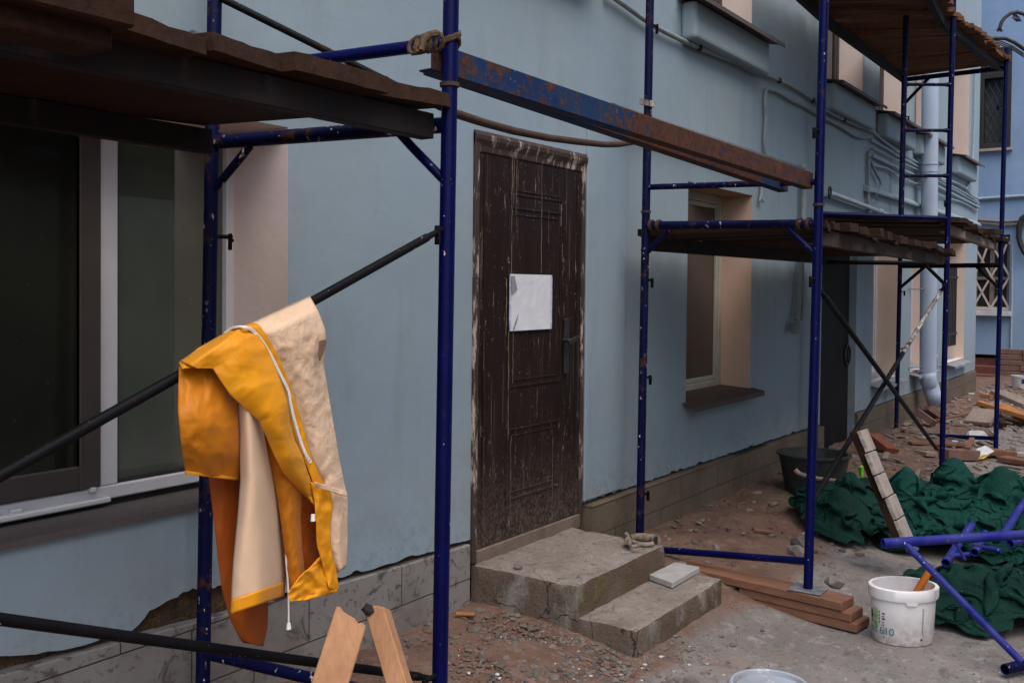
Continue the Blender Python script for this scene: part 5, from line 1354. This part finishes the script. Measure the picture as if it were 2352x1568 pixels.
lie('timber_block', 'flat pale block left of the ladder frame post', 'block', G(2114, 1040, .02), G(2156, 1043, .02), .16, .04, M['greywood'])
lie('wood_chip', 'short upright brown offcut behind the long red block', 'offcut', G(2222, 1030, .12), G(2233, 1007, .16), .05, .03, M['plank'])
pw = [G(2230, 1050, .03), G(2252, 1052, .05), G(2284, 1036, .10), G(2268, 1026, .12), G(2248, 1034, .10)]
single('torn_paper', 'torn white and yellow paper sack on the ground below the far frame', 'paper', MB().prism(pw, (.01, .02, .012)), M['paper_white'])
single('yellow_scrap', 'yellow scrap on the torn paper sack', 'scrap', MB().prism([G(2244, 1055, .04), G(2258, 1054, .05), G(2270, 1044, .09), G(2254, 1046, .08)], (0, -.01, .006)), M['yellow'])
pc = G(2240, 1004, .05); single('plastic_bag', 'crumpled clear pale plastic bag behind the far frame rail', 'bag', MB().rock((pc.x, pc.y, pc.z), .17, (1.2, .9, .5), rnd=random.Random(9)), M['paper_white'], bevel=.02)
lie('plank', 'dark plank on the ground at the right edge, front of those by the far frame', 'plank', G(2300, 1052, .04), G(2400, 1068, .04), .16, .05, M['plank'], 'planks lying in the yard')
lie('plank', 'brown plank lying behind the front one at the foot of the far frame', 'plank', G(2262, 1036, .06), G(2330, 1042, .06), .14, .06, M['plank'], 'planks lying in the yard')
lie('plank', 'white edged plank at the right edge behind the far frame foot', 'plank', G(2326, 1042, .06), G(2400, 1045, .06), .10, .04, M['palewood'], 'planks lying in the yard')
lie('plank', 'pale plank slanting up from the ground onto the far timber heap', 'plank', G(2244, 972, .03), G(2266, 942, .16), .30, .05, M['greywood'], 'planks lying in the yard')
heap = [((2247, 924), (2360, 958), .22, .12, .05, 'orangewood', 'long orange plank slanting down on the far timber heap'),
        ((2262, 910), (2330, 916), .20, .15, .05, 'orangewood', 'short orange plank at the top of the far timber heap'),
        ((2290, 900), (2365, 932), .26, .24, .06, 'greywood', 'wide pale plank at the top right of the far timber heap'),
        ((2256, 928), (2300, 934), .16, .10, .06, 'greywood', 'grey offcut under the orange plank of the far timber heap'),
        ((2298, 930), (2370, 965), .14, .14, .05, 'orangewood', 'lower orange plank of the far timber heap'),
        ((2272, 945), (2364, 962), .06, .5, .12, 'greywood', 'broad dark board at the bottom of the far timber heap'),
        ((2255, 925), (2272, 968), .10, .06, .05, 'deckwood_shaded', 'dark stick leaning across the far timber heap'),
        ((2284, 935), (2305, 976), .10, .07, .05, 'deckwood_shaded', 'dark batten propped in front of the far timber heap'),
        ((2270, 958), (2352, 975), .03, .16, .08, 'deckwood_shaded', 'dark plank at the foot of the far timber heap')]
for (a_, b_, dz, w, h, mt, lb) in heap:
    lie('timber', lb, 'timber', G(*a_, dz), G(*b_, dz*.7), w, h, M[mt], 'timbers of the far heap')
lie('lath', 'long thin lath lying on the rubble under the drainpipe', 'lath', G(2150, 964, .03), G(2225, 950, .03), .04, .025, M['plank'])
lie('lath', 'long brown lath on the dirt behind the leaning panel', 'lath', G(2090, 1016, .03), G(2215, 1022, .03), .06, .03, M['plank'])
lie('stick', 'short wooden stick on the dirt right of the steps', 'stick', G(1732, 1216, .015), G(1778, 1222, .015), .022, .015, M['plank'])
lie('wood_chip', 'flat orange wood sliver at the foot of the grey plinth by the steps', 'offcut', G(1046, 1408, .02), G(1090, 1410, .02), .03, .012, M['orangewood'])
# far bucket
fbk = G(2344, 893); sfb = FPX/((fbk-CAM).dot(FWD)); r_ = 34/2/sfb*1.15
fbc = thing('far_bucket', 'small white bucket with a blue label at the far right', 'bucket', fbk)
MB().lathe([(r_*.86, 0), (r_, 27/sfb), (r_*1.06, 27/sfb), (r_*1.06, 31/sfb), (r_*.9, 31/sfb), (r_*.84, .02)], fbk, 28).build('body', m_simple('white_plastic', (.55, .54, .53), (.46, .44, .43)), fbc, smooth=True)
mb = MB(); aa = math.atan2((CAM-fbk).y, (CAM-fbk).x); vs = []
for i in range(7):
    a = aa+.1+i*.16
    for h in (14, 24): rr_ = r_*(.86+.14*h/27)+.004; vs.append(fbk+V3((rr_*math.cos(a), rr_*math.sin(a), h/sfb)))
mb.add(vs, [(i*2, (i+1)*2, (i+1)*2+1, i*2+1) for i in range(6)]); lb_ = mb.build('label_band', M['ink_blue'], fbc)

# rubble
def scatter(name, mats, n, fn, rmin, rmax, seed, label, flat=.7):
    rn = random.Random(seed); mb = MB(); k = 0
    while k < n:
        x, y = fn(rn)
        r = rmin+(rmax-rmin)*rn.random()**4.6
        if y > -.03 or (3.86 < x < SX1+.03 and y > SY1-.01) or (3.88 < x < br.x+.02 and y > SY2-.01): k += 1; continue
        mb.rock((x, y, gz(x, y)+r*.15), r, (rn.uniform(.7, 1.4), rn.uniform(.7, 1.2), flat*rn.uniform(.5, 1.1)), rnd=rn); k += 1
    o_ = mb.build(name, mats); tag(o_, label, None, None, 'stuff'); return o_
def pile(rn):
    return (3.62+rn.gauss(0, .34), -.80+rn.gauss(0, .34))
def strip(rn):
    return (rn.uniform(1.6, 3.9), -rn.random()**.8*1.5)
def mid(rn): return (rn.uniform(5.0, 9.4), -rn.random()**1.1*1.2)
def far(rn): return (rn.uniform(9.0, 19.0), -rn.random()**.8*2.3)
def conc(rn): return (rn.uniform(3.4, 8.5), rn.uniform(-2.6, -.7))
scatter('rubble', M['rubble'], 3200, pile, .003, .019, 1, 'grey mortar rubble spilled at the foot of the steps', .85)
scatter('rubble', M['rubble'], 90, pile, .010, .034, 31, 'larger mortar lumps at the foot of the steps', .8)
scatter('earth_clods', M['dirtclod'], 1500, pile, .003, .014, 32, 'crumbs of red earth among the rubble at the steps', .8)
scatter('rubble', M['palechip'], 420, pile, .002, .012, 2, 'pale chips among the rubble at the steps', .5)
scatter('rubble', M['brickdust'], 420, pile, .003, .016, 3, 'red brick chips among the rubble at the steps')
scatter('earth_clods', M['brownchip'], 900, strip, .004, .026, 4, 'earth clods on the dirt left of the steps')
scatter('earth_clods', M['brownchip'], 900, mid, .005, .032, 5, 'earth clods on the dirt right of the steps')
scatter('rubble', M['stone'], 260, mid, .006, .035, 6, 'small stones on the dirt along the beige plinth')
scatter('far_rubble', M['stone'], 2000, far, .008, .05, 7, 'building rubble covering the ground by the drainpipe', .5)
scatter('far_rubble', M['stone'], 1500, far, .008, .055, 8, 'dark rubble and splinters by the drainpipe', .45)
scatter('far_rubble', M['palechip'], 150, far, .012, .06, 9, 'pale scraps among the far rubble', .3)
scatter('grit', M['brownchip'], 260, conc, .003, .012, 10, 'dark grit strewn over the concrete')
scatter('grit', M['palechip'], 170, conc, .003, .011, 12, 'pale grit strewn over the concrete', .5)
rn = random.Random(21); mb = MB()
for k in range(420):
    x, y = far(rn); a = rn.uniform(0, 3.14); L = rn.uniform(.05, .2); z = gz(x, y)+.015; dx_, dy_ = math.cos(a)*L/2, math.sin(a)*L/2
    mb.bar((x-dx_, min(-.03, y-dy_), z), (x+dx_, min(-.03, y+dy_), z+rn.uniform(-.01, .04)), rn.uniform(.012, .05), rn.uniform(.006, .018))
tag(mb.build('wood_splinters', M['greywood']), 'wood splinters strewn over the far rubble', None, None, 'stuff')

# ------------------------------------------------------------------ yellow raincoat over the black tube
def resample(pts, n):
    pts = [V3((p[0], p[1], 0)) for p in pts]; L = [0]
    for i in range(1, len(pts)): L.append(L[-1]+(pts[i]-pts[i-1]).length)
    out = []
    for k in range(n+1):
        s = L[-1]*k/n; i = 1
        while i < len(pts)-1 and L[i] < s: i += 1
        t = (s-L[i-1])/max(1e-6, L[i]-L[i-1]); out.append(pts[i-1].lerp(pts[i], max(0, min(1, t))))
    return out
coat = thing('raincoat', 'yellow orange raincoat with cream lining draped over the black diagonal tube', 'raincoat', PY(580, 800, YBR))
CZ = PY(580, 800, YBR)
def cloth(name, mat, Lc, Rc, y, nu=26, nv=60, fold=None, bulge=.0, parent=None, th=.003, rag=0.0, ex=.022, amp=.004, iters=90):
    """A hanging panel ruled between a left and a right edge; y(u, v) is its distance from the facade."""
    A, B = resample(Lc, nv), resample(Rc, nv); mb = MB()
    for j in range(nv+1):
        v = j/nv
        for i in range(nu+1):
            u = i/nu; q = A[j].lerp(B[j], u)
            yy = (y(u, v) if callable(y) else y) - bulge*math.sin(math.pi*u)
            if fold: yy -= fold(u, v, q.x, q.y)
            e = rag*N(u*3.3, v*3.3, len(name))*8
            mb.v.append(PY(q.x+e*(1 if 0 < i < nu else .5), q.y, yy))
    w = nu+1
    if ex and nv > 12:
        P = np.array([tuple(v_) for v_ in mb.v]).reshape(nv+1, nu+1, 3); sd_ = len(name)+len(coat.children)*3
        fx = np.zeros((nv+1, nu+1), bool); fx[:, 0] = fx[:, -1] = True; fx[0] = fx[-1] = True; fx[1] = True
        Q = P.copy()
        n_ = np.array([[noise.noise(V3((p_[0]*9+sd_, p_[2]*5+p_[0]*4, sd_*.7)))+.5*noise.noise(V3((p_[0]*22+sd_, p_[2]*13+p_[0]*9, 3.0))) for p_ in r_] for r_ in P])
        Q[..., 1] += amp*n_*(~fx)
        m_ = np.array([[noise.noise(V3((p_[0]*6+sd_*2, p_[2]*5, 8.0))) for p_ in r_] for r_ in P])
        rest_ = P.copy(); cen = P.mean((0, 1)); rest_ = cen+(P-cen)*(1+ex*(.75+.9*np.clip(m_, -.6, .9))[..., None]*np.array([1.0, 1.0, .55]))
        Q = relax(Q, rest_, fx, iters, 0.0, None, .86, .60)
        off = np.clip(Q[..., 1]-P[..., 1], -.028, .016); Q[..., 1] = P[..., 1]+off
        mb.v = [V3(q_) for q_ in Q.reshape(-1, 3)]
    for j in range(nv):
        for i in range(nu): mb.f.append([j*w+i, j*w+i+1, (j+1)*w+i+1, (j+1)*w+i]); mb.m.append(0)
    o_ = mb.build(name, mat, parent or coat, smooth=True, ang=180)
    s_ = o_.modifiers.new('thick', 'SOLIDIFY'); s_.thickness = th; s_.offset = 0
    return o_
def crump(a, sx, sy, seed, sharp=True):
    def f(u, v, X, Y):
        q = V3((X*sx, Y*sy, seed)); w_ = noise.noise_vector(q*.6)*.5
        n1 = noise.noise(q+w_); n2 = noise.noise(q*2.3+w_*1.5+V3((4, 4, 4)))
        return a*((1-2*abs(n1))*.7+(1-2*abs(n2))*.35) if sharp else a*(n1+.5*n2)
    return f
def add(*fs): return lambda u, v, X, Y: sum(f(u, v, X, Y) for f in fs)
# crest: every front panel starts just above the tube, behind it, and comes over to the front
def over(y_front, crest=.07):
    return lambda u, v: lerp(YBR+.014, (lerp(YBR-.016, y_front(u, v) if callable(y_front) else y_front, sstep(.0, crest, v))), min(1, v/.012))
# back sleeve hanging lowest
cloth('sleeve', M['coat_deep_shaded'], [(470, 860), (480, 1100), (496, 1240), (508, 1345), (528, 1422), (548, 1460), (558, 1474)], [(600, 860), (604, 1100), (622, 1240), (616, 1330), (615, 1395), (614, 1440), (607, 1470), (604, 1483)], YBR+.05, 22, 60,
      add(crump(.008, .010, .004, 2.0), lambda u, v, X, Y: .022*math.sin(math.pi*u)))
# upper left pouch (behind the tube)
cloth('sleeve', M['coat_half_shaded'], [(411, 842), (410, 880), (409, 945), (416, 1020), (424, 1070), (426, 1086)], [(560, 842), (548, 900), (546, 950), (549, 1030), (550, 1080), (549, 1102)], lambda u, v: YBR+.02-.075*math.sin(math.pi*(.08+.78*v))-.02*math.sin(math.pi*u), 30, 50,
      add(crump(.010, .014, .010, 5.0), crump(.002, .03, .02, 1.0)))
# folded hem of that pouch
cloth('hem', M['coat'], [(425, 1080), (425, 1088)], [(549, 1096), (549, 1103)], lambda u, v: YBR-.022-.02*math.sin(math.pi*u)-.005*math.sin(math.pi*u*3), 22, 3)
# hanging cream lining in the middle
cloth('lining', M['lining_smooth'], [(546, 925), (550, 1010), (553, 1100), (546, 1190), (537, 1280), (533, 1340), (532, 1380)], [(612, 960), (632, 1060), (645, 1140), (650, 1230), (654, 1290), (655, 1320), (654, 1338)], lambda u, v: YBR-.03-.015*v, 30, 64,
      add(lambda u, v, X, Y: .07*math.sin(u*math.pi*1.15+.2), lambda u, v, X, Y: .010*math.sin(u*9+v*2)*v, crump(.002, .02, .004, 3.0)), ex=0)
cloth('hem', M['coat'], [(532, 1377), (531, 1392), (530, 1409)], [(655, 1334), (654, 1350), (652, 1368)], lambda u, v: YBR-.052-.066*math.sin(u*math.pi*1.15+.2)-.010*math.sin(u*9+2), 30, 6)
# inside between lining and front edge, its shade painted as dark orange
cloth('inner_back', M['coat_deep_shaded'], [(606, 990), (628, 1080), (640, 1160), (648, 1250), (655, 1320), (664, 1362)], [(716, 1030), (728, 1100), (738, 1180), (744, 1260), (752, 1320), (752, 1350)], YBR-.005, 30, 50, add(crump(.012, .012, .006, 9.0), crump(.004, .04, .03, 2.0)))
# cream right side
cloth('lining', M['lining'], [(575, 742), (600, 768), (632, 815), (660, 880), (688, 970), (712, 1050), (735, 1110), (742, 1160), (746, 1230), (758, 1290), (774, 1316)],
      [(711, 680), (731, 716), (746, 756), (748, 785), (742, 835), (754, 905), (766, 975), (778, 1050), (790, 1110), (798, 1140), (797, 1200), (797, 1265), (794, 1300)], over(lambda u, v: YBR-.045-.018*math.sin(math.pi*u)), 34, 90,
      lambda u, v, X, Y: sstep(.03, .15, v)*(crump(.008, .014, .008, 7.0)(u, v, X, Y)+crump(.0025, .04, .025, 4.0)(u, v, X, Y)), ex=.03)
cloth('cuff', M['lining'], [(722, 1106), (724, 1112), (727, 1118)], [(795, 1128), (797, 1134), (798, 1141)], YBR-.085, 16, 5, crump(.006, .03, .02, 2.0))
# pocket mouth
mb = MB(); mb.prism([PY(x, y, YBR-.088) for (x, y) in ((733, 783), (745, 779), (748, 785), (744, 800), (738, 818), (733, 828), (730, 812))], (0, -.004, 0)); mb.build('pocket_opening', M['pocket_dark'], coat)
# yellow front placket beside the zip
cloth('placket', M['coat'], [(528, 760), (556, 748), (585, 760), (612, 800), (635, 850), (652, 905), (662, 960), (680, 1020), (706, 1075), (724, 1120), (728, 1150)], [(578, 741), (592, 744), (612, 770), (640, 820), (665, 880), (690, 960), (712, 1040), (732, 1088), (746, 1112), (758, 1130), (766, 1160)], over(YBR-.062, .05), 14, 90,
      lambda u, v, X, Y: sstep(.02, .12, v)*crump(.004, .03, .015, 3.0)(u, v, X, Y))
zp = [(516, 765), (528, 755), (545, 750), (560, 751), (575, 757), (592, 775), (608, 797), (622, 822), (637, 852), (650, 878), (660, 900), (665, 930), (672, 960), (682, 995), (692, 1025), (702, 1047), (711, 1061)]
zl_ = smooth([PY(x, y, lerp(YBR+.0, YBR-.076, sstep(0, 3, i))) for i, (x, y) in enumerate(zp)], 5)
zip_o = MB().tube(zl_, .0026, 8).build('zip', M['cord'], coat, smooth=True)
mb = MB()
for i in range(0, len(zl_)-1):
    for k in range(2): q = zl_[i].lerp(zl_[i+1], k/2); mb.obox(q+V3((0, -.004, 0)), V3((.0034, 0, .001)), V3((0, .0018, 0)), V3((0, 0, .0016)))
mb.build('zip_teeth', M['cord'], zip_o)
# big front lobe (the coat front folded over the tube)
cloth('front', M['coat'], [(414, 829), (452, 846), (489, 846), (505, 872), (528, 905), (562, 938), (596, 966), (612, 1002), (630, 1044), (651, 1086), (684, 1122), (706, 1142), (714, 1150)],
      [(528, 757), (558, 754), (588, 765), (612, 798), (630, 840), (646, 881), (659, 922), (664, 970), (676, 1012), (694, 1050), (708, 1090), (719, 1120), (724, 1138), (725, 1152), (724, 1162)], over(lambda u, v: YBR-.045-.022*math.sin(math.pi*u)-.060*math.sin(math.pi*min(1, v*1.05))**.8, .06), 34, 96,
      lambda u, v, X, Y: sstep(.02, .14, v)*(crump(.012, .008, .010, 12.0, False)(u, v, X, Y)+crump(.004, .012, .010, 6.0)(u, v, X, Y)))
cloth('fold', M['coat_shaded'], [(598, 965), (616, 1040), (633, 1120), (646, 1200), (658, 1290), (667, 1358)], [(640, 1010), (664, 1075), (694, 1128), (690, 1190), (694, 1260), (702, 1336)], lambda u, v: YBR-.030-.020*math.sin(math.pi*u), 22, 60, crump(.006, .03, .012, 4.0))
cloth('collar', M['coat'], [(411, 833), (430, 820), (455, 800), (490, 780), (516, 766)], [(418, 846), (450, 842), (489, 838), (530, 820), (560, 800)], lambda u, v: lerp(YBR+.008, YBR-.05, u), 12, 30, crump(.004, .02, .02, 8.0))
# crumpled lower pocket and the yellow edge up its right side
cloth('pocket', M['coat'], [(662, 1362), (688, 1324), (716, 1298), (736, 1276), (748, 1276)], [(666, 1380), (700, 1378), (730, 1370), (762, 1362), (779, 1354)], YBR-.058, 26, 34, add(crump(.013, .018, .022, 21.0), crump(.0015, .06, .05, 1.0)), ex=.05)
cloth('edge_strip', M['coat'], [(714, 1106), (722, 1150), (726, 1200), (728, 1250), (742, 1300), (756, 1352)], [(758, 1126), (764, 1160), (757, 1210), (760, 1260), (772, 1310), (779, 1354)], YBR-.066, 14, 40, add(crump(.009, .03, .016, 31.0), crump(.0015, .07, .05, 6.0)), ex=.04)
# buttons, cord and toggle
for (x, y) in ((634, 877), (692, 1049), (668, 985)):
    p = PY(x, y, YBR-.070); MB().tube([p+V3((0, .008, 0)), p+V3((0, -.002, 0))], .0072, 14).build('button', M['coat'], coat, smooth=True)
cp = smooth([PY(x, y, YBR-.035-.012*(i > 3)) for i, (x, y) in enumerate(((653, 1240), (656, 1270), (659, 1310), (662, 1350), (663, 1390), (663, 1430)))], 4)
co_ = MB().tube(cp, .0022, 6).build('drawstring', M['cord'], coat, smooth=True)
p = PY(663, 1434, YBR-.047); MB().tube([p+V3((0,0,.004)), p+V3((0,0,-.010))], [.0045, .0065], 10).build('toggle', M['cord'], co_, smooth=True)
p = PY(719, 1190, YBR-.085); MB().tube([p+V3((0,0,.010)), p+V3((0,0,-.006))], [.005, .0062], 10).build('toggle', M['cord'], coat, smooth=True)

# ------------------------------------------------------------------ sky, sun, camera
w = bpy.data.worlds.new('World'); sc.world = w; w.use_nodes = True
nt_ = w.node_tree; bg = nt_.nodes['Background']; sk = nt_.nodes.new('ShaderNodeTexSky'); sk.sky_type = 'NISHITA'; sk.sun_disc = False
EL, AZ = R(60), R(-125)       # the sun stands over the yard, a little to the left of the camera, behind thin cloud
sk.sun_elevation = EL; sk.sun_rotation = R(208); sk.air_density = 1.0; sk.dust_density = 3.0; sk.ozone_density = 1.5
nt_.links.new(sk.outputs[0], bg.inputs[0]); bg.inputs[1].default_value = .13
sd = V3((math.cos(EL)*math.cos(AZ), math.cos(EL)*math.sin(AZ), math.sin(EL)))
sl = bpy.data.lights.new('sun', 'SUN'); sl.energy = 1.3; sl.angle = R(70); sl.color = (1.0, .95, .88)
so_ = bpy.data.objects.new('sun', sl); COL.objects.link(so_); so_.rotation_euler = (-sd).to_track_quat('-Z', 'Y').to_euler()

cam = bpy.data.cameras.new('camera'); co = bpy.data.objects.new('camera', cam); COL.objects.link(co)
from mathutils import Matrix
co.matrix_world = Matrix(((RGT.x, UPV.x, -FWD.x, CAM.x), (RGT.y, UPV.y, -FWD.y, CAM.y), (RGT.z, UPV.z, -FWD.z, CAM.z), (0, 0, 0, 1)))
cam.sensor_fit = 'HORIZONTAL'; cam.sensor_width = 36.0; cam.lens = FPX/W0*36.0; cam.shift_y = -SHV/W0; cam.clip_start = .05; cam.clip_end = 400
sc.camera = co
sc.view_settings.view_transform = 'Standard'; sc.view_settings.look = 'None'; sc.view_settings.gamma = 1.0; sc.view_settings.exposure = .85
sc.cycles.max_bounces = 6
